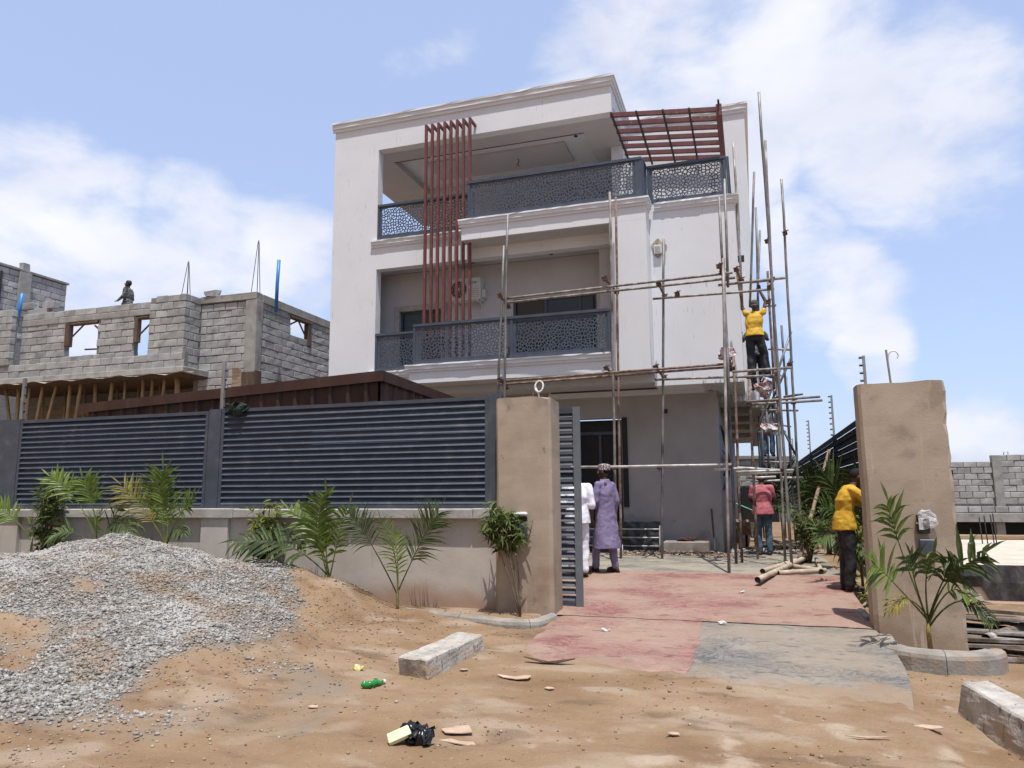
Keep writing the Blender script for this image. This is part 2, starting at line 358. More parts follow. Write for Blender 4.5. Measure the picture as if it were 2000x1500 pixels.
# ---------------------------------------------------------------- gravel on the pile
M_stone = pmat('granite chips', [(.13,.118,.102), (.26,.242,.216), (.44,.415,.375)], scale=19, rough=.85, bump=.3, bscale=120, pos=(.30,.70), detail=2, spec=.25)
overlay(M_stone, (.25,.185,.125), 1.5, .50, .66, amt=.75, detail=6, off=3)
overlay(M_stone, (.44,.425,.40), 1.1, .55, .70, amt=.5, detail=5, off=7)
M_peb = pmat('dusty pebbles', [(.13,.09,.06), (.25,.185,.13), (.42,.345,.27)], scale=17, rough=.9, bump=.2, bscale=90, pos=(.3,.7), detail=2)
def stones(name, pts, sizes, mat, label, cat, flatn=.7):
    t = (1+5**.5)/2
    iv = np.array([(-1,t,0),(1,t,0),(-1,-t,0),(1,-t,0),(0,-1,t),(0,1,t),(0,-1,-t),(0,1,-t),(t,0,-1),(t,0,1),(-t,0,-1),(-t,0,1)])/math.sqrt(1+t*t)
    fi = np.array([(0,11,5),(0,5,1),(0,1,7),(0,7,10),(0,10,11),(1,5,9),(5,11,4),(11,10,2),(10,7,6),(7,1,8),(3,9,4),(3,4,2),(3,2,6),(3,6,8),(3,8,9),(4,9,5),(2,4,11),(6,2,10),(8,6,7),(9,8,1)])
    n = len(pts); pts = np.array(pts); sizes = np.array(sizes)
    V = np.repeat(iv[None], n, 0)*(1+rng.uniform(-.28, .28, (n, 12, 1)))
    V *= np.stack([rng.uniform(.75, 1.25, n), rng.uniform(.6, 1.0, n), rng.uniform(flatn*.7, flatn*1.1, n)], 1)[:, None]
    a, b = rng.uniform(0, 6.28, n), rng.normal(0, .5, n)
    ca, sa, cb, sb = np.cos(a), np.sin(a), np.cos(b), np.sin(b)
    y2 = V[..., 1]*cb[:, None]-V[..., 2]*sb[:, None]; z2 = V[..., 1]*sb[:, None]+V[..., 2]*cb[:, None]
    x3 = V[..., 0]*ca[:, None]-y2*sa[:, None]; y3 = V[..., 0]*sa[:, None]+y2*ca[:, None]
    V = np.stack([x3, y3, z2], -1)*sizes[:, None, None] + pts[:, None]
    F = (fi[None] + (np.arange(n)*12)[:, None, None]).reshape(-1, 3)
    me = bpy.data.meshes.new(name); me.vertices.add(n*12); me.vertices.foreach_set('co', V.reshape(-1).astype(np.float32))
    me.loops.add(F.size); me.loops.foreach_set('vertex_index', F.reshape(-1).astype(np.int32))
    me.polygons.add(len(F)); me.polygons.foreach_set('loop_start', np.arange(0, F.size, 3, dtype=np.int32))
    me.update(calc_edges=True); me.validate()
    me.materials.append(mat); return tag(obj(name, me), label, cat, kind='stuff')
pts = []; szs = []
while len(pts) < 62000:
    x, y = random.uniform(-12.5, -3.9), random.uniform(3.2, 8.9)
    if x < -1.32*y-0.4: continue
    m = gravel_mask(x, y)
    if random.random() < ss(.05, 1.0, m)**1.5:
        s = (.008+.014*random.random()**1.6)*(1.5 if random.random() < .05 else 1); pts.append((x, y, gz(x, y)+s*random.uniform(.0, .55))); szs.append(s)
stones('gravel_pile', pts, szs, M_stone, 'grey granite chippings heaped in front of the fence wall', 'gravel')
pts = []; szs = []
while len(pts) < 2600:
    x, y = random.uniform(-9, 4), random.uniform(3.0, 9.0)
    if abs(x) > 1.3*y: continue
    d = ss(-2.5, -4.6, x)*.95 + .05 + .25*max(0, nz(x, y, 4, 3))
    if -2.4 < x < 1.1 and y > 6.8: d *= .25
    if random.random() < d:
        s = random.uniform(.005, .016)*(1.6 if random.random() < .05 else 1); pts.append((x, y, gz(x, y)+s*.35)); szs.append(s)
stones('loose_pebbles', pts, szs, M_peb, 'loose pebbles and crumbs of soil scattered over the dirt road', 'pebbles')

pts = []; szs = []
while len(pts) < 4200:
    x, y = random.uniform(-9, 4), random.uniform(3.0, 8.9)
    if abs(x) > 1.3*y: continue
    d = .06+.5*max(0, nz(x*.9, y*.9, 14, 4)) + .5*ss(.0, .12, pile_z(x, y))*(1-ss(.2, .5, gravel_mask(x, y)))
    if -2.3 < x < 1.1 and y > 6.9: d *= .06
    if random.random() < d:
        s = .003+.012*random.random()**2.5; pts.append((x, y, gz(x, y)+s*.2)); szs.append(s)
stones('soil_clods', pts, szs, M_soil, 'crumbled clods of brown soil over the road and the foot of the pile', 'soil')
# ================================================================ WHITE HOUSE
M_white = pmat('white wall paint', [(.635,.645,.66), (.66,.67,.685), (.68,.69,.705)], scale=1.3, rough=.8, bump=.12, bscale=45, bdist=.006, pos=(.3,.7), spec=.2)
overlay(M_white, (.54,.525,.515), 9, .60, .80, stretch=(3.0,3.0,.16), amt=.42, detail=6)
overlay(M_white, (.10,.095,.09), 16, .50, .56, stretch=(3.2,3.2,.12), amt=.75, detail=3, zr=(3.9,4.12,.02,-.30), xr=(-1.1,-.9,-.4,0))
overlay(M_white, (.25,.24,.23), 12, .67, .73, stretch=(3.4,3.4,.22), amt=.55, detail=4, off=4.4)
M_shade = pmat('shade toned wall', [(.30,.285,.28), (.345,.33,.325), (.38,.365,.36)], scale=1.1, rough=.85, bump=.15, bscale=50, bdist=.006, spec=.2)  # darker than the white paint: ground floor shade put into the colour
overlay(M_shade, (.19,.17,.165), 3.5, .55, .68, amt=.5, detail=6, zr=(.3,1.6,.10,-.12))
M_soff = pmat('shade toned soffit', [(.45,.435,.435), (.49,.475,.475), (.52,.505,.505)], scale=1.2, rough=.85, bump=.1, bscale=45, spec=.15)  # shade of ceilings and balcony back wall painted into the colour
M_raw = pmat('raw render', [(.27,.25,.22), (.36,.34,.30), (.43,.40,.36)], scale=5, rough=.9, bump=.4, bscale=40)
M_rust = pmat('maroon steel paint', [(.105,.034,.034), (.135,.045,.044), (.165,.06,.057)], scale=6, rough=.55, bump=.1, bscale=60, spec=.35)
overlay(M_rust, (.36,.22,.20), 11, .66, .72, stretch=(2,2,.6), amt=.8)
M_rustd = pmat('shade toned steel paint', [(.03,.018,.02), (.05,.028,.03)], scale=6, rough=.6, bump=.1)  # darker maroon: shade on the pergola rafters painted in
M_rail = pmat('slate blue steel paint', [(.052,.066,.092), (.062,.078,.106), (.072,.09,.12)], scale=4, rough=.42, bump=.05, bscale=90, spec=.4)
M_glass = flat('dark window glass', (.012,.020,.028), .06, 0, .7)
M_glassb = flat('blue film on glass', (.03,.06,.085), .25, 0, .5)
M_black = flat('painted opening shade', (.012,.011,.011), .8)  # near black colour stands in for the shade inside openings
M_dark = flat('black plastic', (.015,.015,.016), .5)
M_doorm = pmat('charcoal door panel', [(.014,.013,.014), (.022,.021,.022)], scale=5, rough=.45, bump=.05)
HB = (-5.0, 16.0, 0.3)
house = thing('house', 'white three storey house with maroon fins and slate blue balcony railings behind the fence', 'house', HB)
def hp(name, mat, *boxes, parent=None, smooth=False):
    m = MB()
    for b in boxes: m.box(*b)
    return m.build(name, mat, parent or house)
def cornice(name, mat, x0, x1, yf, z0, z1, ov=.09, right=None, parent=None):
    # stepped moulding along X in front of plane yf; optional return along Y on its right end to y=right
    h = z1-z0; m = MB()
    prof = [(0, 0), (.35*ov, 0), (.35*ov, .30*h), (.75*ov, .36*h), (.75*ov, .78*h), (ov, .80*h), (ov, h), (0, h)]
    n = 24; last = None; o = len(m.v)
    for i in range(n+1):
        x = lerp(x0, x1, i/n)
        for (d, z) in prof:
            jj = random.uniform(-.006, .006) if z >= h*.78 else 0
            m.v.append((x + (d if (right and i == n) else 0), yf-d + jj, z0+z + jj*.8))
    k = len(prof)
    for i in range(n):
        for a in range(k):
            b = (a+1) % k; m.f.append((o+i*k+a, o+(i+1)*k+a, o+(i+1)*k+b, o+i*k+b))
    m.f.append(tuple(o+a for a in range(k)))
    if right:
        o2 = len(m.v)
        for (d, z) in prof: m.v.append((x1+d, right, z0+z))
        for a in range(k):
            b = (a+1) % k; m.f.append((o+n*k+a, o2+a, o2+b, o+n*k+b))
        m.f.append(tuple(o2+a for a in range(k-1, -1, -1)))
    else: m.f.append(tuple(o+n*k+a for a in range(k-1, -1, -1)))
    return m.build(name, mat, parent or house)

# walls and slabs
w_left = hp('wall', M_white, (-10.0, -8.72, 16.0, 16.25, .25, 11.06))
roof = hp('roof', M_white, (-8.72, -2.70, 16.0, 16.25, 10.38, 11.06), (-10.0, -2.70, 16.25, 24.0, 10.62, 11.05))
cornice('roof_cornice', M_white, -10.06, -2.70, 16.0, 11.04, 11.28, .10, right=24.0, parent=roof)
# stepped ceiling of the open top floor
hp('ceiling', M_soff, (-10.0, -2.71, 16.26, 16.93, 10.45, 10.618), (-10.0, -2.71, 19.2, 21.5, 10.45, 10.618), (-10.0, -8.75, 16.932, 19.198, 10.45, 10.618), (-3.55, -2.71, 16.932, 19.198, 10.45, 10.618),
   (-8.1, -4.2, 17.5, 18.65, 10.56, 10.617))
hp('ceiling_trim', M_rust, (-8.75, -3.55, 16.915, 16.928, 10.437, 10.449), (-8.75, -3.55, 16.933, 16.947, 10.44, 10.60))
for x, y, z in ((-8.35, 17.2, 10.605), (-6.4, 17.2, 10.605), (-3.85, 17.35, 10.605), (-5.2, 19.5, 10.436)):
    MB().tube((x, y, z), (x, y, z+.012), .05, n=12).build('downlight', M_dark, house)
MB().path([(-5.6, 18.0, 10.56), (-5.58, 18.02, 10.47), (-5.63, 17.99, 10.40), (-5.57, 18.0, 10.36)], .012, 5).build('ceiling_cable', M_dark, house)
hp('column', M_white, (-3.05, -2.74, 17.9, 18.24, 7.7, 10.449))
hp('wall', M_white, (-7.6, -2.72, 21.2, 21.45, 7.7, 10.449))
# second floor slab edge and projecting balcony
hp('balcony_slab', M_white, (-8.72, -6.2, 16.0, 16.25, 7.20, 7.77), (-6.2, -1.92, 16.0, 16.25, 7.20, 7.47))
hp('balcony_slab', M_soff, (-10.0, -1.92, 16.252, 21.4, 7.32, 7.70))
cornice('slab_cornice', M_white, -8.86, -6.26, 16.0, 7.76, 7.94, .085)
hp('balcony_slab', M_white, (-6.2, -1.92, 15.42, 15.998, 7.475, 7.79))
cornice('slab_cornice', M_white, -6.26, -1.92, 15.42, 7.78, 7.96, .085, right=15.92)
hp('pier', M_white, (-2.72, -1.92, 15.42, 15.999, 4.16, 7.473))
hp('soffit', M_soff, (-6.19, -1.93, 15.44, 15.99, 7.462, 7.4745))
# first floor slab
hp('balcony_slab', M_white, (-7.5, -2.725, 15.42, 15.998, 4.16, 4.43))
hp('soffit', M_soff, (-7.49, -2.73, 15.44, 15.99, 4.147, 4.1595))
cornice('slab_cornice', M_white, -7.58, -2.725, 15.42, 4.42, 4.59, .085)
hp('balcony_slab', M_white, (-8.72, -7.505, 16.002, 16.25, 3.98, 4.43))
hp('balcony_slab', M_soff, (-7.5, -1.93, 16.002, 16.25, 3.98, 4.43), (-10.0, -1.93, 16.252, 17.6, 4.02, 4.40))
cornice('slab_cornice', M_white, -8.86, -7.59, 16.0, 4.42, 4.59, .085)
# first floor back wall with its openings
hp('wall', M_soff, (-9.9, -8.5, 16.9, 17.1, 4.41, 7.31), (-8.5, -7.3, 16.9, 17.1, 6.30, 7.31), (-8.5, -7.3, 16.9, 17.1, 4.41, 4.62), (-7.3, -5.42, 16.9, 17.1, 4.41, 7.31),
   (-5.42, -3.33, 16.9, 17.1, 6.36, 7.31), (-3.33, -2.73, 16.9, 17.1, 4.41, 7.31), (-3.12, -2.735, 16.26, 16.898, 4.41, 7.30), (-9.99, -9.8, 16.26, 16.89, 4.41, 7.31))
for x in (-6.35, -4.35): MB().tube((x, 16.6, 7.302), (x, 16.6, 7.318), .045, n=12).build('downlight', M_dark, house)
def window(x0, x1, y, z0, z1, mull, pane_m, arch=None):
    f = MB()
    for b in ((x0, x1, y, y+.06, z1-.06, z1), (x0, x1, y, y+.06, z0, z0+.06), (x0, x0+.06, y+.001, y+.059, z0+.06, z1-.06), (x1-.06, x1, y+.001, y+.059, z0+.06, z1-.06)): f.box(*b)
    for mx in mull: f.box(mx-.03, mx+.03, y+.001, y+.058, z0+.06, z1-.06)
    wo = f.build('window', M_rail, house)
    ed = [x0+.06] + list(mull) + [x1-.06]
    for i in range(len(ed)-1):
        MB().box(ed[i]+.031, ed[i+1]-.031, y+.025+.012*(i % 2), y+.032+.012*(i % 2), z0+.06, z1-.06).build('pane', pane_m[i % len(pane_m)], wo)
    if arch:
        a = MB(); t = arch
        a.box(x0-t, x1+t, y-.12, y-.075, z1-.01, z1+t); a.box(x0-t, x0+.02, y-.119, y-.076, z0, z1-.012); a.box(x1-.02, x1+t, y-.119, y-.076, z0, z1-.012)
        a.build('architrave', M_raw, wo)
    return wo
window(-8.5, -7.3, 16.95, 4.62, 6.30, (-7.9,), (M_glassb, M_glass), .13)
window(-5.42, -3.33, 16.95, 4.45, 6.36, (-4.6, -3.75), (M_glass, M_glassb, M_glassb))
hp('wall', M_black, (-9.7, -2.75, 17.5, 17.55, 4.41, 7.3))  # black sheet painted as the dark room behind the windows
# right wing
hp('wall', M_white, (-1.918, -.08, 16.0, 18.3, 3.90, 7.84))
cornice('wing_cornice', M_white, -1.80, -.08, 16.0, 7.82, 8.0, .09, right=18.29)
# rear block
hp('wall', M_white, (-2.9, .25, 18.302, 34.0, 3.76, 11.06))
cornice('roof_cornice', M_white, -2.69, .25, 18.30, 11.04, 11.28, .09, right=34.0)
hp('terrace_floor', M_raw, (-2.71, -.1, 16.26, 18.29, 7.845, 7.90))
for yy in (19.6, 21.9, 24.6, 28.2):
    hp('soffit_beam', M_raw, (-.69, .02, yy, yy+.3, 3.60, 3.758))
hp('soffit_beam', M_raw, (.025, .249, 18.31, 33.9, 3.60, 3.757))
# ground floor, set back under the balcony
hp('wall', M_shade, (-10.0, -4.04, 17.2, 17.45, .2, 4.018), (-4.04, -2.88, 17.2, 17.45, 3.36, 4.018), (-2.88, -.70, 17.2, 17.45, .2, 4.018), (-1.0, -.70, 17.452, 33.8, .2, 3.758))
hp('soffit_band', M_white, (-4.6, -.72, 17.06, 17.198, 3.86, 3.975))
dr = hp('door', M_doorm, (-4.0, -2.92, 17.62, 17.68, .3, 3.0), (-4.035, -2.885, 17.6, 17.69, 3.002, 3.355))
hp('door_frame', M_rail, (-4.035, -3.93, 17.56, 17.599, .3, 3.0), (-2.99, -2.885, 17.56, 17.599, .3, 3.0), (-4.035, -2.885, 17.555, 17.598, 3.001, 3.08), (-3.49, -3.43, 17.57, 17.597, .3, 3.0), parent=dr)
hp('wall', M_doorm, (-2.86, -2.74, 17.15, 17.198, 1.3, 3.36))
# iron window grille on the side wall
gr = MB()
for k in range(7):
    y0 = 17.9+k*.32
    gr.path([(-.66, y0, 1.7), (-.60, y0+.12, 2.0), (-.54, y0-.05, 2.35), (-.60, y0+.15, 2.7), (-.66, y0, 3.15)], .014, 5)
    gr.path([(-.66, y0, 2.0), (-.52, y0+.1, 2.3), (-.66, y0+.3, 2.6)], .012, 5)
for z in (1.7, 2.4, 3.15): gr.tube((-.66, 17.8, z), (-.66, 20.2, z), .015, n=5)
gr.build('window_grille', M_dark, house)

# ---------------------------------------------------------------- perforated balcony railings
def lattice(w, h, cell, bar, thick, seed):
    rd = random.Random(seed); nx, ny = max(2, round(w/cell)), max(2, round(h/(cell*1.15)))
    S = {}
    for i in range(-2, nx+2):
        for j in range(-2, ny+2):
            S[i, j] = (((i+.5+rd.uniform(-.46, .46))*w/nx), ((j+.5+rd.uniform(-.46, .46))*h/ny))
    mb = MB()
    for i in range(nx):
        for j in range(ny):
            cx, cy = S[i, j]
            poly = [(0, 0), (w, 0), (w, h), (0, h)]
            for a in range(i-2, i+3):
                for b in range(j-2, j+3):
                    if (a, b) == (i, j) or (a, b) not in S: continue
                    qx, qy = S[a, b]; nx_, ny_ = qx-cx, qy-cy; ln = math.hypot(nx_, ny_); nx_ /= ln; ny_ /= ln
                    d = ((qx+cx)/2)*nx_ + ((qy+cy)/2)*ny_
                    out = []
                    for k in range(len(poly)):
                        p, q = poly[k], poly[(k+1) % len(poly)]
                        sp, sq = p[0]*nx_+p[1]*ny_-d, q[0]*nx_+q[1]*ny_-d
                        if sp <= 0: out.append(p)
                        if sp*sq < 0:
                            t = sp/(sp-sq); out.append((p[0]+(q[0]-p[0])*t, p[1]+(q[1]-p[1])*t))
                    poly = out
                    if len(poly) < 3: break
                if len(poly) < 3: break
            pp = []
            for p in poly:
                if not pp or math.hypot(p[0]-pp[-1][0], p[1]-pp[-1][1]) > .004: pp.append(p)
            poly = pp
            if len(poly) < 3: continue
            gx = sum(p[0] for p in poly)/len(poly); gy = sum(p[1] for p in poly)/len(poly)
            inner = []
            for p in poly:
                d = math.hypot(p[0]-gx, p[1]-gy); k = max(.15, (d-bar*1.25)/d) if d > 1e-6 else 1
                inner.append((gx+(p[0]-gx)*k, gy+(p[1]-gy)*k))
            n = len(poly)
            vs = [(p[0], -thick/2, p[1]) for p in poly] + [(p[0], -thick/2, p[1]) for p in inner] + [(p[0], thick/2, p[1]) for p in inner]
            fs = []
            for k in range(n):
                l = (k+1) % n
                fs.append((k, l, n+l, n+k)); fs.append((n+k, n+l, 2*n+l, 2*n+k))
            mb.add(vs, fs)
    return mb
def railing(x0, y0, x1, y1, z0, z1, seed, mid=(), post=.055, wide_end=0.0):
    # a frame between two points with a pierced sheet inside it
    dx, dy = x1-x0, y1-y0; L_ = math.hypot(dx, dy); ang = math.atan2(dy, dx)
    root = bpy.data.objects.new('railing', None)
    f = MB(); t = .05
    f.box(0, L_, -t/2-.01, t/2+.01, z1-z0-.06, z1-z0); f.box(post, L_-post, -t/2, t/2, 0, .055)
    f.box(0, post, -t/2, t/2, 0, z1-z0-.061); f.box(L_-post, L_, -t/2, t/2, 0, z1-z0-.061)
    if wide_end: f.box(L_-post-wide_end, L_-post-.001, -t/2+.004, t/2-.004, .056, z1-z0-.062)
    for m_ in mid: f.box(m_-.035, m_+.035, -t/2+.001, t/2-.001, .056, z1-z0-.062)
    me = f.mesh('railing'); me.materials.append(M_rail)
    o = obj('railing', me, house, (x0-HB[0], y0-HB[1], z0-HB[2]), (0, 0, ang))
    ed = [post] + [q for m_ in mid for q in (m_-.035, m_+.035)] + [L_-post-wide_end]
    for k in range(0, len(ed), 2):
        w = ed[k+1]-ed[k]; pad = .06
        lm = lattice(w-2*pad, z1-z0-.115-2*pad*.8, .066, .0135, .006, seed+k)
        bx = lm  # plain border of the sheet
        W_, H_ = w-2*pad, z1-z0-.115-2*pad*.8
        for (a, b, c, d) in ((-pad, W_+pad, -pad*.8, 0), (-pad, W_+pad, H_, H_+pad*.8), (-pad, 0, 0, H_), (W_, W_+pad, 0, H_)): bx.box(a, b, -.003, .003, c, d)
        lme = bx.mesh('lattice'); lme.materials.append(M_rail)
        obj('lattice_panel', lme, o, (ed[k]+pad, 0, .055+pad*.8))
    bpy.data.objects.remove(root); return o
railing(-8.70, 16.0, -6.10, 16.0, 7.97, 8.88, 1)
railing(-6.06, 15.48, -1.98, 15.48, 8.0, 8.92, 2, wide_end=.09)
railing(-1.97, 15.52, -1.97, 16.02, 8.0, 8.92, 3)
railing(-1.94, 16.05, -.22, 16.05, 8.03, 8.93, 4)
railing(-.19, 16.08, -.19, 18.28, 8.03, 8.93, 5)
railing(-8.71, 16.02, -7.46, 16.02, 4.62, 5.55, 6)
railing(-7.42, 15.48, -2.76, 15.48, 4.62, 5.57, 7, mid=(2.42,))
# ---------------------------------------------------------------- maroon vertical fins
for k in range(8):
    x = -7.22+k*.1645; m = MB()
    zb = 4.60 if k < 7 else 7.97
    m.box(x-.03, x+.03, 15.60, 15.66, zb, 10.62); m.box(x-.029, x+.029, 15.661, 15.999, 10.56, 10.619)
    m.build('fin', M_rust, house)
MB().box(-6.0985, -6.0385, 15.60, 15.66, 4.60, 7.474).build('fin', M_rust, house)
# ---------------------------------------------------------------- pergola over the wing terrace
def pz(x): return 10.09 - .115*(x+2.6)
pg = MB(); pg.add([(x+dx, y, pz(-.36)-.16+dz) for y in (15.6, 18.29) for x, dx in ((-.36, 0), (-.24, 0)) for dz in (0, .26)], [(0,1,3,2),(4,6,7,5),(0,4,5,1),(2,3,7,6),(0,2,6,4),(1,5,7,3)])
pgo = pg.build('pergola', M_rust, house)
for k in range(7):
    y = 15.74+k*.402; m = MB(); a, b = -2.68, -.362
    m.add([(x, yy, pz(x)+z) for x in (a, b) for yy in (y-.035, y+.035) for z in (0, .10)], [(0,1,3,2),(4,6,7,5),(0,4,5,1),(2,3,7,6),(0,2,6,4),(1,5,7,3)])
    m.build('beam', M_rust, pgo)
for x in (-2.62, -2.06, -1.48, -.92, -.30):
    m = MB(); z = pz(x)-.045 if x < -.4 else pz(-.36)+.101
    m.box(x-.022, x+.022, 15.48, 18.28, z, z+.043 if x < -.4 else z+.04); m.build('rafter', M_rustd, pgo)

# ---------------------------------------------------------------- things fixed to the house
ac = thing('air_conditioner', 'white outdoor air conditioner unit on the first floor balcony wall behind the fins', 'air conditioner', (-6.55, 16.7, 6.3))
M_acw = pmat('off white sheet steel', [(.52,.51,.49), (.60,.59,.57)], scale=3, rough=.5, bump=.03)
MB().cbox(-6.95, -6.15, 16.56, 16.86, 6.36, 6.92, .012).build('casing', M_acw, ac)
MB().path([(-6.72, 16.558, 6.64), (-6.72, 16.545, 6.64)], .215, 28).build('fan_opening', M_black, ac)
g = MB()
for r_ in (.06, .11, .16, .21):
    g.path([(-6.72+r_*math.cos(t), 16.537, 6.64+r_*math.sin(t)) for t in [i*2*math.pi/24 for i in range(25)]], .004, 4)
for i in range(10):
    t = i*math.pi/5; g.tube((-6.72, 16.536, 6.64), (-6.72+.21*math.cos(t), 16.536, 6.64+.21*math.sin(t)), .004, n=4)
g.tube((-6.72, 16.525, 6.64), (-6.72, 16.54, 6.64), .035, n=10).build('fan_guard', M_acw, ac)
lg = MB(); lg.box(-6.40, -6.33, 16.552, 16.556, 6.80, 6.815); lg.box(-6.373, -6.355, 16.552, 16.556, 6.75, 6.80); lg.box(-6.31, -6.295, 16.552, 16.556, 6.75, 6.815); lg.box(-6.295, -6.24, 16.552, 16.556, 6.80, 6.815); lg.box(-6.295, -6.26, 16.552, 16.556, 6.777, 6.788)
lg.build('badge', flat('teal print', (.03,.30,.30), .5), ac)
v = MB()
for k in range(5): v.box(-6.42, -6.18, 16.553, 16.557, 6.42+k*.05, 6.428+k*.05)
v.build('vent_slot', flat('grey slots', (.28,.28,.28), .6), ac)
MB().cbox(-6.15, -6.06, 16.62, 16.8, 6.42, 6.62, .02).build('valve_cover', M_acw, ac)
for x in (-6.85, -6.25):
    MB().prism([(16.56, 6.355), (16.895, 6.355), (16.895, 6.08), (16.875, 6.08), (16.87, 6.30), (16.56, 6.325)], 'x', x, x+.035).build('bracket', M_acw, ac)
ub = thing('utility_box', 'small white utility box with paper label on the bare patch of the right wing wall', 'utility box', (-1.74, 15.98, 6.86))
m = MB(); pts = [(-1.74+.16*math.cos(t)*(1+.22*math.sin(3*t+1)), 6.97+.19*math.sin(t)*(1+.2*math.cos(4*t))) for t in [i*2*math.pi/22 for i in range(22)]]
m.prism(pts, 'y', 15.985, 15.9985).build('plaster_patch', pmat('bare plaster', [(.20,.16,.11), (.33,.28,.20), (.46,.42,.36)], scale=11, bump=.5), ub)
MB().cbox(-1.83, -1.66, 15.92, 15.984, 6.83, 7.03, .008).build('casing', M_acw, ub)
m = MB()
for k in range(6): m.box(-1.81, -1.68-.03*(k % 2), 15.916, 15.919, 6.86+k*.025, 6.867+k*.025)
m.build('printed_label', flat('grey print', (.35,.35,.36), .7), ub)
MB().tube((-1.60, 15.975, 6.7), (-1.60, 15.975, 7.16), .015, n=6).build('conduit', M_raw, ub)
tag(MB().cbox(-.079, .06, 17.2, 17.3, 6.86, 7.0, .006).build('wall_lamp', M_dark, base=(-.079, 17.25, 6.86)), 'small black lamp on the right wing side wall', 'lamp')
sk = MB().cbox(-1.90, -1.80, 17.165, 17.199, 3.42, 3.52, .006).build('junction_box', M_dark, base=(-1.85, 17.17, 3.42)); tag(sk, 'small black junction box high on the shaded ground floor wall', 'junction box')
# ================================================================ FRONT BOUNDARY
M_wall = pmat('beige wall render', [(.375,.335,.295), (.435,.395,.35), (.485,.445,.395)], scale=1.6, rough=.9, bump=.25, bscale=38, bdist=.006, spec=.15)
overlay(M_wall, (.30,.185,.12), 1.6, .28, .80, amt=.85, zr=(.10,.62,.42,-.30), detail=7)
overlay(M_wall, (.28,.25,.225), 5, .60, .75, stretch=(2,2,.3), amt=.5)
M_cope = pmat('coping concrete', [(.26,.245,.225), (.35,.33,.30), (.42,.39,.355)], scale=4, rough=.9, bump=.4, bscale=36, bdist=.01)
M_pill = pmat('tan cement render', [(.29,.228,.168), (.36,.29,.218), (.41,.335,.26)], scale=1.5, rough=.92, bump=.3, bscale=42, bdist=.006, pos=(.28,.72), spec=.12)
overlay(M_pill, (.25,.17,.115), 1.8, .48, .74, amt=.8, zr=(.1,.9,.17,-.14), detail=6)
overlay(M_pill, (.21,.175,.14), 2.4, .54, .72, amt=.65, zr=(2.3,2.85,-.08,.10), detail=6, off=2)
overlay(M_pill, (.17,.14,.11), 9, .66, .72, stretch=(1,1,.6), amt=.6, off=6)
overlay(M_pill, (.45,.40,.33), 7, .62, .72, stretch=(2.2,2.2,.18), amt=.55, off=9, zr=(-.1,1.2,.06,-.04))
M_slat = pmat('slate grey louvre paint', [(.045,.054,.070), (.055,.065,.084), (.066,.078,.10)], scale=5, rough=.45, bump=.06, bscale=80, spec=.4)
overlay(M_slat, (.17,.15,.13), 5, .55, .80, amt=.38)
# low masonry wall
bw = thing('boundary_wall', 'low beige rendered wall under the slate grey louvre fence', 'wall', (-7.4, 9.2, .17))
def uneven(mb, amp):
    mb.v = [(x+random.uniform(-amp, amp), y+random.uniform(-amp, amp), z+random.uniform(-amp, amp)) for x, y, z in mb.v]; return mb
MB().box(-14.0, -3.12, 9.12, 9.34, -.1, 1.29).build('wall', M_wall, bw)
for x0, x1 in ((-11.8, -11.3), (-7.72, -7.25)): MB().box(x0, x1, 9.06, 9.118, -.1, 1.288).build('pilaster', M_wall, bw)
x = -14.0
k = 0
while x < -3.2:
    x2 = min(-3.14, x+random.uniform(1.2, 2.0)); MB().cbox(x+.004, x2-.004, 9.02, 9.36, 1.291, 1.42+random.uniform(-.008, .008), .012, .005).build('coping_stone', M_cope, bw); x = x2
MB().cbox(-14.0, -11.95, 8.98, 9.4, 1.43, 1.70, .01, .004).build('coping_stone', M_cope, bw)
# louvre fence panels
def louvre(name, label, x0, x1, yc, z0, z1, n, extra=None, tilt=30, depth=.085, missing=()):
    t = thing(name, label, 'gate' if 'gate' in name else 'fence', ((x0+x1)/2, yc, z0))
    fr = MB(); w = .05
    fr.box(x0, x1, yc-.03, yc+.03, z1-w, z1); fr.box(x0, x1, yc-.03, yc+.03, z0, z0+w)
    fr.box(x0, x0+w, yc-.029, yc+.029, z0+w, z1-w); fr.box(x1-w, x1, yc-.029, yc+.029, z0+w, z1-w); fr.build('frame', M_slat, t)
    pitch = (z1-z0-2*w)/n; c, s = math.cos(R(tilt)), math.sin(R(tilt))
    for k in range(n):
        zc = z0+w+(k+.5)*pitch; m = MB(); d = depth/2
        q = lambda a, b: (yc + (s*a + c*b), zc + c*a - s*b)      # a along the blade, b across it
        sag = random.uniform(-.006, .006)
        for xx0, xx1 in ((x0+w+.002, x1-w-.002),):
            prof = [q(-d, -.004), q(d, -.004), q(d, .006), q(-d, .006)]
            prof2 = [(a+random.uniform(-.003, .003), b+sag) for a, b in prof]
            nn = 6; o = len(m.v)
            for i in range(nn+1):
                x_ = lerp(xx0, xx1, i/nn); bow = sag*math.sin(math.pi*i/nn)
                for a, b in prof: m.v.append((x_, a, b+bow))
            for i in range(nn):
                for a in range(4): b = (a+1) % 4; m.f.append((o+i*4+a, o+(i+1)*4+a, o+(i+1)*4+b, o+i*4+b))
            m.f.append((o, o+1, o+2, o+3)); m.f.append((o+nn*4+3, o+nn*4+2, o+nn*4+1, o+nn*4))
        m.build('slat', M_slat, t)
    return t
louvre('louvre_fence', 'long slate grey louvre fence panel beside the left gate pillar', -7.56, -3.30, 9.22, 1.43, 2.90, 16, depth=.102, tilt=38)
louvre('louvre_fence', 'slate grey louvre fence panel left of the wide flat post', -11.60, -7.80, 9.22, 1.43, 2.88, 16, depth=.102, tilt=38)
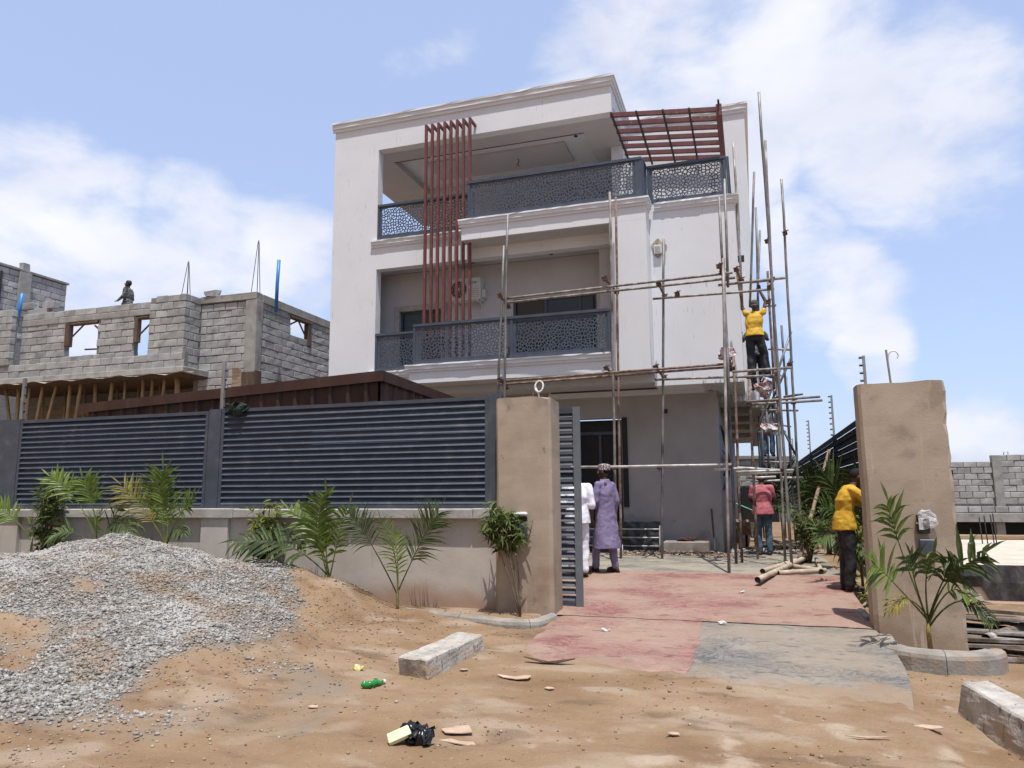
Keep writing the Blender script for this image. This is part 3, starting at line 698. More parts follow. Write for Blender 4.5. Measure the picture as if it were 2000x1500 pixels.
tag(MB().box(-7.79, -7.57, 9.19, 9.25, 1.424, 2.905).build('fence_post', M_slat, base=(-7.68, 9.22, 1.42)), 'flat slate grey post between the two front louvre fence panels', 'post')
tag(MB().box(-12.1, -11.61, 9.19, 9.25, 1.424, 2.90).build('fence_post', M_slat, base=(-11.85, 9.22, 1.42)), 'wide flat slate grey plate at the left end of the front fence', 'post')
tag(MB().box(-3.295, -3.14, 9.18, 9.26, 1.424, 2.93).build('fence_post', M_slat, base=(-3.22, 9.22, 1.42)), 'slate grey post against the left gate pillar', 'post')
# thin steel posts standing behind the fence
M_galv = pmat('galvanised steel', [(.20,.20,.195), (.30,.30,.29), (.38,.375,.36)], scale=9, rough=.45, metal=.55, bump=.1, bscale=60, stretch=(1,1,.3))
for x, top, lb in ((-7.665, 3.66, 'thin galvanised post rising behind the middle of the front fence'), (-11.755, 3.62, 'thin galvanised post rising behind the left end of the front fence')):
    p = thing('steel_post', lb, 'post', (x, 9.32, 1.43)); MB().box(x-.028, x+.028, 9.30, 9.34, 1.43, top).build('upright', M_galv, p)
    for k in range(5): MB().tube((x+.03, 9.32, top-.15-k*.14), (x+.06, 9.32, top-.15-k*.14), .012, n=6).build('insulator', M_dark, p)
# gate pillars
def pillar(label, x0, x1, y0, y1, z0, z1, ragged=None, seed=1):
    rd = random.Random(seed); m = MB()
    nz_ = 26; nx = 10; rows = []
    c = .05
    def ring(z, t):
        fl = .03*(1-t)**3
        a, b, cc, d = x0-fl*.6, x1+fl*.5, y0-fl, y1
        ch = c*(1-.5*t) if t < .97 else .04
        per = [(a+ch, cc), *[(lerp(a+ch, b-ch, i/6), cc) for i in range(1, 6)], (b-ch, cc), (b, cc+ch), (b, lerp(cc+ch, d-ch, .5)), (b, d-ch), (b-ch, d), (lerp(a, b, .5), d), (a+ch, d), (a, d-ch), (a, lerp(cc+ch, d-ch, .5)), (a, cc+ch)]
        out = []
        for i, (x, y) in enumerate(per):
            jx = .006*nz(x*3, z*2.5, seed, 3); jy = .006*nz(x*3, z*2.5, seed+5, 3)
            if ragged and 6 <= i <= 10: jx += rd.uniform(-.02, .004) + .02*nz(z*5, seed, 1, 3)
            tz = z
            if t == 1: tz = z - (.03 if i in (6, 7, 8, 9, 10) and not ragged else 0) + rd.uniform(-.012, .008)
            out.append((x+jx, y+jy, tz))
        return out
    rings = [ring(lerp(z0, z1, i/nz_), i/nz_) for i in range(nz_+1)]
    k = len(rings[0]); m.v = [p for r_ in rings for p in r_]
    for i in range(nz_):
        for a in range(k): b = (a+1) % k; m.f.append((i*k+a, i*k+b, (i+1)*k+b, (i+1)*k+a))
    m.f.append(tuple(nz_*k+a for a in range(k)))
    t = thing('gate_pillar', label, 'pillar', ((x0+x1)/2, (y0+y1)/2, z0)); m.build('shaft', M_pill, t)
    return t
pL = pillar('tan rendered left gate pillar between the louvre fence and the sliding gate', -3.13, -2.40, 9.0, 9.48, -.05, 2.84, None, 3)
pR = pillar('tan rendered right gate pillar with a ragged right edge', 1.16, 2.03, 9.0, 9.40, -.3, 2.80, True, 5)
M_wire = pmat('white cable', [(.50,.49,.47), (.62,.61,.58)], scale=20, rough=.6, bump=.05)
cl = [(-2.62+.006*math.sin(i), 9.24, 2.83+.022*i) for i in range(5)] + [(-2.60+.055*math.cos(t)-.055*.2, 9.24+.02*math.sin(t), 3.0+.075*math.sin(t)) for t in [math.pi+i*2*math.pi/14 for i in range(15)]]
tag(MB().path(cl, .012, 6).build('cable_loop', M_wire, base=(-2.62, 9.24, 2.83)), 'loop of white cable sticking out of the left pillar top', 'cable')
for i, (x, h, lb) in enumerate(((-2.70, .09, 'short rusty bar end left of the cable loop on the left pillar'), (-2.47, .07, 'short rusty bar end at the right corner of the left pillar top'))):
    tag(MB().tube((x, 9.25, 2.8), (x+.004, 9.25, 2.84+h), .007, n=5).build('rebar_end', pmat('rusty bar', [(.16,.08,.05), (.28,.16,.10)], scale=20), base=(x, 9.25, 2.8)), lb, 'rebar')
ap = thing('antenna_rod', 'grey rod with a white cable curl on top of the right gate pillar', 'rod', (1.55, 9.3, 2.76)); MB().tube((1.555, 9.3, 2.76), (1.53, 9.3, 3.22), .012, n=6).build('rod', M_galv, ap)
MB().path([(1.545+.001*i, 9.29, 3.12+.01*i) for i in range(4)] + [(1.60+.05*math.cos(t), 9.29, 3.15+.05*math.sin(t)) for t in [math.pi*.8-i*.42 for i in range(9)]], .008, 5).build('cable_curl', M_wire, ap)
# intercom boxes
ib = thing('intercom', 'grey and white intercom box on the left gate pillar behind the young tree', 'intercom', (-2.78, 8.99, 1.05))
MB().cbox(-2.86, -2.71, 8.93, 8.985, 1.02, 1.24, .006).build('panel', M_slat, ib); MB().cbox(-2.86, -2.71, 8.94, 8.984, 1.27, 1.33, .006).build('camera_window', M_dark, ib)
MB().cbox(-2.87, -2.70, 8.91, 8.986, 1.335, 1.385, .02).build('rain_hood', M_wire, ib); MB().box(-2.865, -2.705, 8.945, 8.985, 1.245, 1.266).build('strip', M_pill, ib)
ib = thing('intercom', 'black intercom wrapped in clear plastic on the right gate pillar', 'intercom', (1.68, 8.99, .98))
MB().cbox(1.63, 1.75, 8.935, 8.985, 1.16, 1.36, .008).build('panel', M_dark, ib); MB().cbox(1.645, 1.685, 8.925, 8.934, 1.2, 1.32, .003).build('camera_window', M_acw, ib); MB().cbox(1.64, 1.79, 8.94, 8.986, .93, 1.10, .008).build('panel', M_slat, ib)
M_film = pmat('crumpled clear film', [(.62,.62,.63), (.85,.85,.86)], scale=18, rough=.2, bump=.8, bscale=30, bdist=.02, spec=.6); 
fn = M_film.node_tree; _t = fn.nodes.new('ShaderNodeBsdfTransparent'); _mx = fn.nodes.new('ShaderNodeMixShader'); _mx.inputs[0].default_value = .38
fn.links.new(_t.outputs[0], _mx.inputs[1]); fn.links.new(fn.nodes['Principled BSDF'].outputs[0], _mx.inputs[2]); fn.links.new(_mx.outputs[0], fn.nodes['Material Output'].inputs[0])
def crumple(c, rx, ry, rz, jit, nu=16, nv=10, seed=0):
    m = MB(); m.ball(c, rx, ry, rz, nu, nv)
    m.v = [(x+jit*nz(x*17, y*17, z*17+seed, 3), y+jit*nz(x*17, y*17, z*17+seed+9, 3)*.6, z+jit*nz(x*17, y*17, z*17+seed+4, 3)) for x, y, z in m.v]; return m
m = crumple((1.73, 8.945, 1.30), .10, .035, .10, .028, 26, 16, seed=2); m.build('plastic_wrap', M_film, ib, smooth=False)
# sliding gate pushed back behind the pillar
g = louvre('sliding_gate', 'slate grey slatted sliding gate drawn back behind the left gate pillar', -6.3, -2.20, 9.62, .17, 2.74, 27, depth=.07, tilt=34)
M_frame = pmat('grey gate frame paint', [(.11,.12,.13), (.15,.16,.17)], scale=5, rough=.5, bump=.05)
MB().box(-2.245, -2.15, 9.56, 9.585, .16, 2.75).build('leading_stile', M_frame, g)
for zz in (.9, 1.85): MB().box(-6.2, -2.25, 9.66, 9.70, zz, zz+.05).build('rail', M_slat, g)
# kerbs of the planting strips
M_kerb = pmat('concrete kerb', [(.17,.15,.125), (.25,.23,.20), (.33,.31,.275)], scale=3.5, rough=.92, bump=.45, bscale=38, bdist=.012)
overlay(M_kerb, (.30,.20,.13), 4, .50, .66, amt=.6)
def kerb_path(label, pts, w, h, z, seg=.8):
    t = thing('kerb', label, 'kerb', (pts[0][0], pts[0][1], z)); P_ = []
    for i in range(len(pts)-1):
        a, b = Vector(pts[i]), Vector(pts[i+1]); n = max(1, round((b-a).length/.12)); P_ += [a.lerp(b, k/n) for k in range(n)]
    P_.append(Vector(pts[-1])); 
    for _ in range(2): P_ = [P_[0]] + [(P_[i-1]+P_[i]*2+P_[i+1])/4 for i in range(1, len(P_)-1)] + [P_[-1]]
    prof = [(-w/2, -.2), (w/2, -.2), (w/2, h-.012), (w/2-.015, h), (-w/2+.045, h), (-w/2+.012, h-.025), (-w/2, h-.06)]; kk = len(prof); step = max(2, round(seg/.12)); i = 0
    while i < len(P_)-1:
        e = min(len(P_)-1, i+step)
        if len(P_)-1-e < 2: e = len(P_)-1
        m = MB(); sub_ = P_[i:e+1]
        for q, p in enumerate(sub_):
            g = i+q; d = (P_[min(g+1, len(P_)-1)]-P_[max(g-1, 0)]).normalized(); nrm = Vector((-d.y, d.x)); sh = d*(.003 if q == 0 else (-.003 if q == len(sub_)-1 else 0))
            for (u, v_) in prof: r_ = .006*nz(p.x*8+u*20, p.y*8, v_*9, 3); m.v.append((p.x+sh.x-nrm.x*u*-1+r_, p.y+sh.y+nrm.y*u+r_, z+v_+r_))
        L_ = len(sub_)
        for q in range(L_-1):
            for a in range(kk): b = (a+1) % kk; m.f.append((q*kk+a, (q+1)*kk+a, (q+1)*kk+b, q*kk+b))
        m.f.append(tuple(range(kk))); m.f.append(tuple((L_-1)*kk+a for a in range(kk-1, -1, -1)))
        m.build('kerb_stone', M_kerb, t); i = e
kerb_path('grey kerb edging the planting bed left of the gate', [(-5.3, 9.02), (-4.7, 8.98), (-3.9, 8.72), (-3.1, 8.48), (-2.62, 8.36), (-2.44, 8.46), (-2.38, 8.95)], .11, .13, .05, .9)
kerb_path('rounded pale kerb in front of the right gate pillar', [(1.20, 8.85), (1.17, 8.45), (1.25, 8.15), (1.45, 8.05), (1.75, 8.05), (1.98, 8.12), (2.10, 8.35)], .18, .19, -.06, 1.1)
kerb_path('narrow brown kerb along the right side of the driveway', [(1.17, 9.45), (1.16, 10.4), (1.13, 11.4), (1.05, 12.5)], .10, .11, .10, .33)
# ================================================================ UNFINISHED BLOCK BUILDING ON THE LEFT
M_block = pmat('sandcrete block', [(.26,.256,.248), (.34,.335,.325), (.41,.404,.392)], scale=2.2, rough=.95, bump=.5, bscale=45, bdist=.012, rand=.16, spec=.1)
overlay(M_block, (.14,.135,.13), 3.0, .60, .74, amt=.5, stretch=(1,1,.6))
M_mort = pmat('rough mortar', [(.16,.157,.15), (.24,.235,.225)], scale=12, rough=.97, bump=.6, bscale=30, bdist=.02)
M_conc = pmat('rough cast concrete', [(.215,.208,.19), (.285,.278,.258), (.35,.34,.315)], scale=3, rough=.95, bump=.5, bscale=28, bdist=.015)
overlay(M_conc, (.13,.12,.105), 4, .58, .72, amt=.6, stretch=(1,1,.4))
M_ply = pmat('formwork boards', [(.065,.042,.030), (.11,.074,.052), (.16,.112,.082)], scale=2.5, rough=.9, bump=.4, bscale=25, stretch=(4,4,.5), rand=.2)
M_ply2 = pmat('weathered formwork board', [(.16,.115,.078), (.24,.18,.125), (.30,.235,.17)], scale=2.5, rough=.9, bump=.4, bscale=25, stretch=(.6,2,6), rand=.2)
M_bam = pmat('dry bamboo', [(.20,.135,.065), (.31,.225,.12), (.40,.31,.18)], scale=6, rough=.6, bump=.2, bscale=40, stretch=(1,1,.3), rand=.2, spec=.35)
M_pvc = pmat('blue pvc pipe', [(.03,.17,.42), (.045,.21,.50)], scale=3, rough=.4, bump=.05)
BLK = []
for k in range(6):
    b = MB().cbox(-.2225, .2225, 0, .20, 0, .222, .013, .007); BLK.append(b.mesh('block')); BLK[-1].materials.append(M_block)
HALF = []
for k in range(4):
    b = MB().cbox(-.108, .108, 0, .20, 0, .222, .013, .006); HALF.append(b.mesh('half_block')); HALF[-1].materials.append(M_block)
CNT = {}
def block_wall(parent, p0, d, length, z0, nc, openings=(), top_skip=None, seed=0, z_slope=0.0, cap=300):
    # courses of separate blocks with recessed mortar; d = unit direction along the wall, its outer face lies to the right of d
    rd = random.Random(seed); bx, by = parent['_b'][0], parent['_b'][1]; bz = parent['_b'][2]; ang = math.atan2(d[1], d[0]); P = .462; H = .243
    for c in range(nc):
        s = -P/2 if c % 2 else 0.0
        while s < length-.05:
            a, b = max(0, s), min(length, s+P); w = b-a; zc = z0+c*H
            mid = (a+b)/2; skip = w < .12
            segs = [(a, b)]
            for (o0, o1, oz0, oz1) in openings:
                if zc+H*.6 > oz0 and zc+H*.4 < oz1:
                    segs = [q for (e0, e1) in segs for q in ((e0, min(e1, o0)), (max(e0, o1), e1)) if q[1]-q[0] > .1]
            if top_skip and top_skip(mid, c): segs = []
            for (e0, e1) in segs:
                w = e1-e0
                if w < .12: continue
                m_ = (e0+e1)/2; me, bw = (rd.choice(BLK), .445) if w > .3 else (rd.choice(HALF), .216)
                pr = rd.uniform(-.008, .008)
                x = p0[0]+d[0]*m_ - d[1]*pr; y = p0[1]+d[1]*m_ + d[0]*pr
                CNT[parent.name] = CNT.get(parent.name, 0)+1
                obj('block', me, parent, (x-bx, y-by, zc+z_slope*m_-bz), (rd.uniform(-.008, .008), 0, ang+rd.uniform(-.008, .008)), ((w-.02)/bw, 1, 1+rd.uniform(-.03, .01)))
            s += P
def mortar(parent, boxes): 
    m = MB()
    for b in boxes: m.box(*b)
    m.build('mortar_core', M_mort, parent)
LB = thing('block_building', 'unfinished grey block building on bamboo props behind the left fence', 'building', (-19.0, 18.5, .3))
# window wall, bay, middle wall, right wall
block_wall(LB, (-23.75, 18.55), (1, 0), 5.6, 6.04, 6, openings=((2.0, 3.35, 6.25, 7.5), (4.93, 5.6, 5.9, 7.36)), seed=1)
block_wall(LB, (-23.75, 18.55), (1, 0), 5.6, 7.64, 1, seed=2)
block_wall(LB, (-25.6, 18.15), (1, 0), 1.86, 6.04, 8, seed=3)
block_wall(LB, (-18.15, 18.42), (1, 0), 1.40, 6.04, 8, seed=4, top_skip=lambda s, c: c == 7 and s < .35)
block_wall(LB, (-16.76, 18.42), (0, 1), .75, 5.56, 10, seed=5)
block_wall(LB, (-16.76, 19.16), (1, 0), 1.76, 4.60, 13, seed=6)
block_wall(LB, (-14.64, 19.45), (0, 1), 4.4, 4.60, 13, openings=((1.55, 2.72, 6.95, 7.66),), seed=7)
block_wall(LB, (-25.6, 18.22), (1, 0), 9.1, 5.56, 2, seed=8)
mortar(LB, [(-23.75, -21.76, 18.57, 18.73, 6.0, 7.42), (-20.38, -18.83, 18.57, 18.73, 6.0, 7.42), (-21.76, -20.38, 18.57, 18.73, 6.0, 6.24), (-23.75, -18.15, 18.57, 18.73, 7.63, 7.84), (-25.6, -23.77, 18.17, 18.4, 6.0, 7.92), (-18.13, -16.80, 18.44, 18.6, 6.0, 7.92),
            (-16.94, -16.78, 18.45, 19.37, 5.4, 7.9), (-16.94, -15.0, 19.18, 19.35, 4.5, 7.7), (-14.82, -14.66, 19.45, 20.99, 4.5, 7.7), (-14.82, -14.66, 22.17, 23.9, 4.5, 7.7), (-14.82, -14.66, 20.99, 22.17, 4.5, 6.93), (-25.6, -16.5, 18.24, 18.4, 5.5, 6.03)])
def lp(name, mat, *boxes, c=.015, j=.012):
    m = MB()
    for b in boxes: m.cbox(*b, c, j)
    return m.build(name, mat, LB)
lp('lintel_beam', M_conc, (-23.75, -18.15, 18.53, 18.76, 7.42, 7.635))
lp('ring_beam', M_conc, (-16.8, -14.62, 19.1, 19.4, 7.77, 8.0)); lp('ring_beam', M_conc, (-14.85, -14.60, 19.41, 24.0, 7.70, 7.98))
lp('corner_column', M_conc, (-15.02, -14.60, 19.12, 19.44, 5.3, 7.768))
lp('formwork', M_ply, (-15.03, -14.56, 19.05, 19.10, 4.3, 5.45)); lp('formwork', M_ply, (-14.61, -14.555, 19.11, 19.45, 4.3, 5.5))
lp('formwork', M_ply2, (-15.35, -15.04, 19.0, 19.04, 4.9, 5.55), j=.06)
lp('floor_slab', M_conc, (-25.8, -16.35, 18.02, 20.6, 5.36, 5.555))
lp('added_formwork_soffit', M_ply, (-25.8, -16.4, 18.05, 20.6, 5.29, 5.355), j=.006)  # boards added to darken the bright underside of the slab
lp('wall', M_mort, (-25.8, -16.7, 20.6, 20.8, .2, 5.4))
lp('formwork', M_ply2, (-24.0, -17.2, 19.7, 19.76, 4.35, 4.8), j=.03)
for k in range(9): lp('formwork', M_ply, (-23.6+k*.75, -23.25+k*.75, 19.8, 19.84, 2.6, 4.4), j=.05)
lp('window_frame', M_ply, (-21.76, -21.58, 18.5, 18.7, 6.6, 7.40), (-21.56, -20.40, 18.52, 18.72, 7.33, 7.405)); lp('window_frame', M_ply, (-18.84, -18.70, 18.5, 18.7, 6.55, 7.36), (-18.69, -18.14, 18.5, 18.7, 7.30, 7.365))
lp('window_frame', M_ply, (-14.80, -14.60, 20.95, 22.25, 7.60, 7.69), (-14.80, -14.60, 22.0, 22.2, 6.8, 7.595))
for a, b in (((-21.5, 18.6, 6.95), (-21.0, 18.6, 7.35)), ((-20.9, 18.9, 7.35), (-20.45, 18.9, 7.0)), ((-18.7, 18.62, 6.8), (-18.2, 18.62, 7.2)), ((-14.7, 21.0, 7.35), (-14.7, 21.45, 7.58)), ((-14.7, 21.5, 7.6), (-14.7, 22.0, 7.1)), ((-21.7, 19.3, 6.65), (-20.4, 19.3, 6.6)), ((-21.0, 19.5, 6.2), (-20.9, 19.5, 6.7)), ((-18.65, 19.2, 6.0), (-18.6, 19.2, 6.7)), ((-18.4, 19.2, 6.0), (-18.4, 19.2, 6.7))):
    MB().tube(a, b, .03, n=6).build('brace', M_ply, LB)
# corrugated sheet left hanging as slab formwork
m = MB(); n = 120; o = 0
for i in range(n+1):
    x = lerp(-25.6, -15.9, i/n); w_ = .035*math.sin(x*5.3)+.03*nz(x*2, 1); e = .25+.12*nz(x*1.4, 8)
    m.v += [(x, 18.05, 5.35+w_*.4), (x, 18.05-e*.7, 5.33+w_-.05*e), (x, 18.05-e*.7, 5.322+w_-.05*e), (x, 18.05, 5.34+w_*.4)]
for i in range(n):
    for a in range(4): b = (a+1) % 4; m.f.append((i*4+a, i*4+b, (i+1)*4+b, (i+1)*4+a))
m.build('formwork_sheet', pmat('dirty sheet metal', [(.14,.115,.09), (.26,.23,.19), (.36,.33,.29)], scale=3, rough=.7, bump=.3), LB)
ORD = ['first','second','third','fourth','fifth','sixth','seventh','eighth','ninth','tenth','eleventh','twelfth','thirteenth','last']
for pi, (x, z, x2) in enumerate([(-24.31,4.91,-22.93),(-23.71,5.35,-23.62),(-23.14,5.32,-23.45),(-22.54,5.34,-23.18),(-22.02,5.34,-22.97),(-21.44,5.34,-21.48),(-20.95,5.34,-21.45),(-20.37,5.34,-20.01),(-19.72,5.31,-19.98),(-19.15,5.28,-19.29),(-18.37,5.27,-18.37),(-18.0,5.28,-18.23),(-17.54,5.32,-17.92),(-17.01,5.33,-16.78)]):
    r = .075 if x == -17.01 else random.uniform(.042, .058); pts = []; rad = []
    nn = 17
    for i in range(nn+1):
        t = i/nn; bend = .05*math.sin(t*2.6+x); pts.append((lerp(x2, x, t)+bend, 18.6+.03*math.sin(t*4+x*3), lerp(.3, 5.36, t))); rad.append(r*(1.15 if i % 2 else .97))
    look = 'thick' if pi == 13 else ('leaning' if abs(x-x2) > .4 else 'upright')
    tag(MB().path(pts, rad, 8).build('bamboo_prop', M_bam, base=(x2, 18.6, .3), smooth=True), '%s bamboo prop, %s from the left in the front row under the block building' % (look, ORD[pi]), 'bamboo prop', 'bamboo props under the slab')
for k in range(8):
    x = -23.3+k*.82+random.uniform(-.2, .2); tag(MB().path([(x+.1, 19.3, .3), (x, 19.3, 2.8), (x-.08, 19.3, 5.36)], .045, 7).build('bamboo_prop', M_bam, base=(x, 19.3, .3), smooth=True), 'thin bamboo prop in the dark second row under the block building', 'bamboo prop', 'second row of bamboo props')
M_reb = pmat('steel bars', [(.035,.032,.032), (.07,.06,.055)], scale=10, rough=.6, metal=.4, bump=.1)
for (x, y, z, h, lb) in ((-16.92, 18.6, 7.9, 1.15, 'bundle of starter bars above the block bay'), (-14.78, 19.25, 7.95, 1.75, 'tall bundle of starter bars above the corner column')):
    t = thing('rebar_bundle', lb, 'rebar', (x, y, z))
    for dx, dy in ((-.12, -.08), (.12, -.08), (-.02, .1), (.10, .1)): MB().tube((x+dx, y+dy, z-.1), (x+.03+dx*.12, y+dy*.1, z+h+random.uniform(-.1, .1)), .011, n=5).build('bar', M_reb, t)
tag(MB().path([(-14.2, 19.55, 7.4), (-14.2, 19.55, 8.3), (-14.17, 19.55, 9.12)], .055, 12).build('blue_pipe', M_pvc, base=(-14.2, 19.55, 7.4), smooth=True), 'blue pvc pipe standing behind the corner of the block building', 'pipe')
tag(MB().path([(-24.25, 18.72, 7.6), (-24.2, 18.72, 8.1), (-24.1, 18.72, 8.7)], .07, 12).build('blue_pipe', M_pvc, base=(-24.25, 18.72, 7.6), smooth=True), 'blue pvc pipe leaning above the far left blocks', 'pipe')
tag(MB().cbox(-16.6, -16.15, 19.05, 19.3, 8.01, 8.2, .01, .05).build('loose_block', M_block, base=(-16.4, 19.2, 8.0)), 'loose broken block lying on the ring beam of the block building', 'block')
for i, (x, z, w) in enumerate(((-23.4, 7.87, .9), (-22.9, 8.1, .5), (-23.9, 8.12, .6))):
    tag(MB().cbox(x-w/2, x+w/2, 18.75, 19.0, z, z+.22, .012, .02).build('loose_block', M_block, base=(x, 18.9, z)), ('long grey block lying right of the leaning blue pipe', 'short grey block on top beside the leaning blue pipe', 'grey block behind the leaning blue pipe')[i], 'block')
# farther building at the left edge
FB = thing('block_building', 'tall grey block gable wall farther back at the left edge', 'building', (-27.0, 20.0, .3))
block_wall(FB, (-27.0, 16.2), (0, 1), 6.7, 7.75, 11, seed=21)
mortar(FB, [(-27.2, -27.02, 16.2, 22.88, .3, 10.4)])
MB().cbox(-27.25, -26.94, 16.2, 22.95, 10.42, 10.52, .01, .01).build('roof_edge', M_conc, FB)
MB().cbox(-26.99, -26.9, 20.75, 21.25, 8.6, 10.40, .01, .02).build('pilaster', M_conc, FB); MB().cbox(-27.15, -26.95, 20.85, 21.15, 10.53, 10.8, .01, .02).build('pilaster', M_conc, FB)
MB().tube((-26.93, 20.0, 8.0), (-26.93, 20.0, 10.2), .04, n=6).build('pipe', M_dark, FB)

# ================================================================ GATEHOUSE WITH BROWN SHEET METAL
M_brown = pmat('brown roofing sheet', [(.034,.016,.013), (.050,.024,.019), (.070,.036,.029)], scale=2.2, rough=.5, bump=.08, bscale=30, rand=.22, spec=.35, stretch=(1,1,.4))
overlay(M_brown, (.12,.10,.09), 3, .60, .78, amt=.35, stretch=(3,3,.3))
GH = thing('gatehouse', 'low gatehouse clad in dark brown metal sheets behind the front fence', 'gatehouse', (-8.6, 11.0, .3))
def gtop(x): return lerp(3.21, 3.47, (x+11.6)/6.0)
x = -11.6
while x < -5.62:
    x2 = min(-5.62, x+.33); y = 10.5; m = MB()
    prof = [(0, 0), (.10, 0), (.125, -.045), (.165, -.045), (.19, 0), (.30, 0), (.33, 0)]
    vs = []
    for (dx, dy) in prof: 
        xx = min(x+dx, x2); vs += [(xx, y+dy, .4), (xx, y+dy, gtop(xx)-.03)]
    m.add(vs, [(i*2, i*2+2, i*2+3, i*2+1) for i in range(len(prof)-1)]); m.build('cladding_sheet', M_brown, GH); x = x2
y = 10.5
while y < 13.4:
    y2 = min(13.4, y+.33); m = MB(); vs = []
    for (dy, dx) in prof: yy = min(y+dy, y2); vs += [(-5.60-dx, yy, .4), (-5.60-dx, yy, 3.44-(yy-10.5)*.02)]
    m.add(vs, [(i*2, i*2+2, i*2+3, i*2+1) for i in range(len(prof)-1)]); m.build('cladding_sheet', M_brown, GH); y = y2
m = MB(); m.add([(a, b, gtop(a)+c) for a in (-11.75, -5.53) for b in (10.42, 10.48) for c in (-.07, .10)], [(0,1,3,2),(4,6,7,5),(0,4,5,1),(2,3,7,6),(0,2,6,4),(1,5,7,3)]); m.build('fascia', M_brown, GH)
m = MB(); m.add([(a, b, c + (3.47-(b-10.4)*.02)) for a in (-5.58, -5.52) for b in (10.484, 13.5) for c in (-.07, .10)], [(0,1,3,2),(4,6,7,5),(0,4,5,1),(2,3,7,6),(0,2,6,4),(1,5,7,3)]); m.build('fascia', M_brown, GH)
m = MB(); m.add([(-11.7, 10.49, 3.20), (-5.6, 10.49, 3.46), (-5.6, 13.45, 3.40), (-11.7, 13.45, 3.14), (-11.7, 10.49, 3.18), (-5.6, 10.49, 3.44), (-5.6, 13.45, 3.38), (-11.7, 13.45, 3.12)], [(0,1,2,3),(7,6,5,4),(0,4,5,1),(1,5,6,2),(2,6,7,3),(3,7,4,0)]); m.build('roof', M_brown, GH)
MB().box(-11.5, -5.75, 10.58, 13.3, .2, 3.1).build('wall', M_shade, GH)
ds = crumple((-7.28, 9.17, 2.88), .17, .06, .07, .13, seed=11); tag(ds.build('dark_rag', pmat('dark green cloth', [(.012,.018,.014), (.03,.04,.032)], scale=20, bump=.5), base=(-7.28, 9.17, 2.8)), 'dark rag hung over the top of the long louvre fence panel', 'rag')
# ================================================================ RIGHT SIDE
M_slatd = pmat('dark fence board paint', [(.022,.025,.030), (.032,.036,.043), (.044,.048,.055)], scale=4, rough=.95, bump=.08, spec=.03)
sf = thing('side_fence', 'tall dark slatted fence receding along the right side of the driveway', 'fence', (1.95, 20.0, .2))
wl = MB().box(1.86, 2.06, 9.42, 40.0, -.3, 1.30).build('wall', M_wall, sf)
post_y = [10.7, 13.9, 19.65, 27.7, 39.2]
for y in post_y: MB().box(1.90, 1.985, y-.05, y+.05, 1.301, 2.98).build('post', M_slatd, sf)
for a, b in zip(post_y[:-1], post_y[1:]):
    n = 12; 
    for k in range(n):
        z = 1.36+k*.134; m = MB(); s = random.uniform(-.006, .006)
        m.add([(x, y, z+dz+s) for x in (1.925, 1.945) for y in (a+.052, b-.052) for dz in (0, .1315)], [(0,1,3,2),(4,6,7,5),(0,4,5,1),(2,3,7,6),(0,2,6,4),(1,5,7,3)])
        m.v = [(x - (.022 if z_ < z+.05 else 0), y, z_) for x, y, z_ in m.v]
        m.build('slat', M_slatd, sf)
for y, top, lb in ((13.95, 3.95, 'nearest electric fence post standing behind the right gate pillar'), (19.65, 3.97, 'second electric fence post on the dark side fence'), (27.75, 4.1, 'third electric fence post on the dark side fence'), (39.1, 4.25, 'farthest electric fence post seen between the scaffold tubes')):
    p = thing('electric_fence_post', lb, 'fence post', (1.94, y, 2.98)); MB().box(1.91, 1.955, y-.02, y+.02, 2.985, top).build('upright', M_galv, p)
    for k in range(8): MB().tube((1.905, y, top-.03-k*.135), (1.855, y, top-.03-k*.135), .022, n=7).build('insulator', M_dark, p)
# end wall of the side passage
bwl = thing('back_wall', 'grey block wall closing the far end of the side passage', 'wall', (0, 36.0, .3)); bwl['_b'] = (0, 36.0, .3)
MB().box(-2.5, 1.85, 36.02, 36.3, .2, 3.24).build('mortar_core', M_mort, bwl); block_wall(bwl, (-1.0, 36.0), (1, 0), 1.95, 1.9, 5, seed=31)
MB().cbox(-1.2, 1.0, 35.9, 36.2, 3.13, 3.30, .01, .01).build('coping', M_conc, bwl); MB().box(-1.2, 1.0, 35.7, 35.95, .3, 1.85).build('opening_shade_panel', M_black, bwl)  # black box painted as the dark below the block courses
# unfinished plot beyond the right pillar
RB = thing('block_building', 'grey block wall on a concrete floor beyond the right gate pillar', 'building', (9.0, 34.0, -.6))
block_wall(RB, (6.2, 34.0), (1, 0), 2.85, 1.10, 7, seed=41); block_wall(RB, (9.35, 34.0), (1, 0), 3.2, 1.10, 8, seed=42); block_wall(RB, (6.2, 33.9), (1, 0), 6.4, .78, 1, seed=43)
mortar(RB, [(6.2, 12.6, 34.03, 34.2, .7, 2.72), (9.3, 12.6, 34.03, 34.19, 2.72, 2.96)])
MB().cbox(9.04, 9.36, 33.93, 34.2, 1.0, 3.02, .01, .01).build('column', M_conc, RB); MB().cbox(6.1, 12.7, 33.8, 34.3, .40, .76, .012, .01).build('ground_beam', M_conc, RB)
MB().box(6.1, 12.7, 34.8, 34.9, -.7, .5).build('void_shade_panel', M_black, RB); MB().cbox(9.0, 9.3, 34.0, 34.3, -.7, .41, .01, .01).build('column', M_conc, RB)  # black sheet painted as the shade under the ground beam
MB().tube((7.55, 33.85, 1.1), (7.60, 33.85, 2.45), .03, n=5).build('conduit', M_dark, RB)
for x in (6.8, 9.5, 10.7):
    MB().path([(x, 34.05, 2.6), (x, 34.05, 3.12), (x+.15, 34.05, 3.14), (x+.15, 34.05, 2.6)], .014, 5).build('starter_bar', M_reb, RB)
M_slab = pmat('dusty floor slab', [(.40,.34,.27), (.48,.42,.34), (.54,.48,.40)], scale=2, rough=.95, bump=.3, bscale=30)
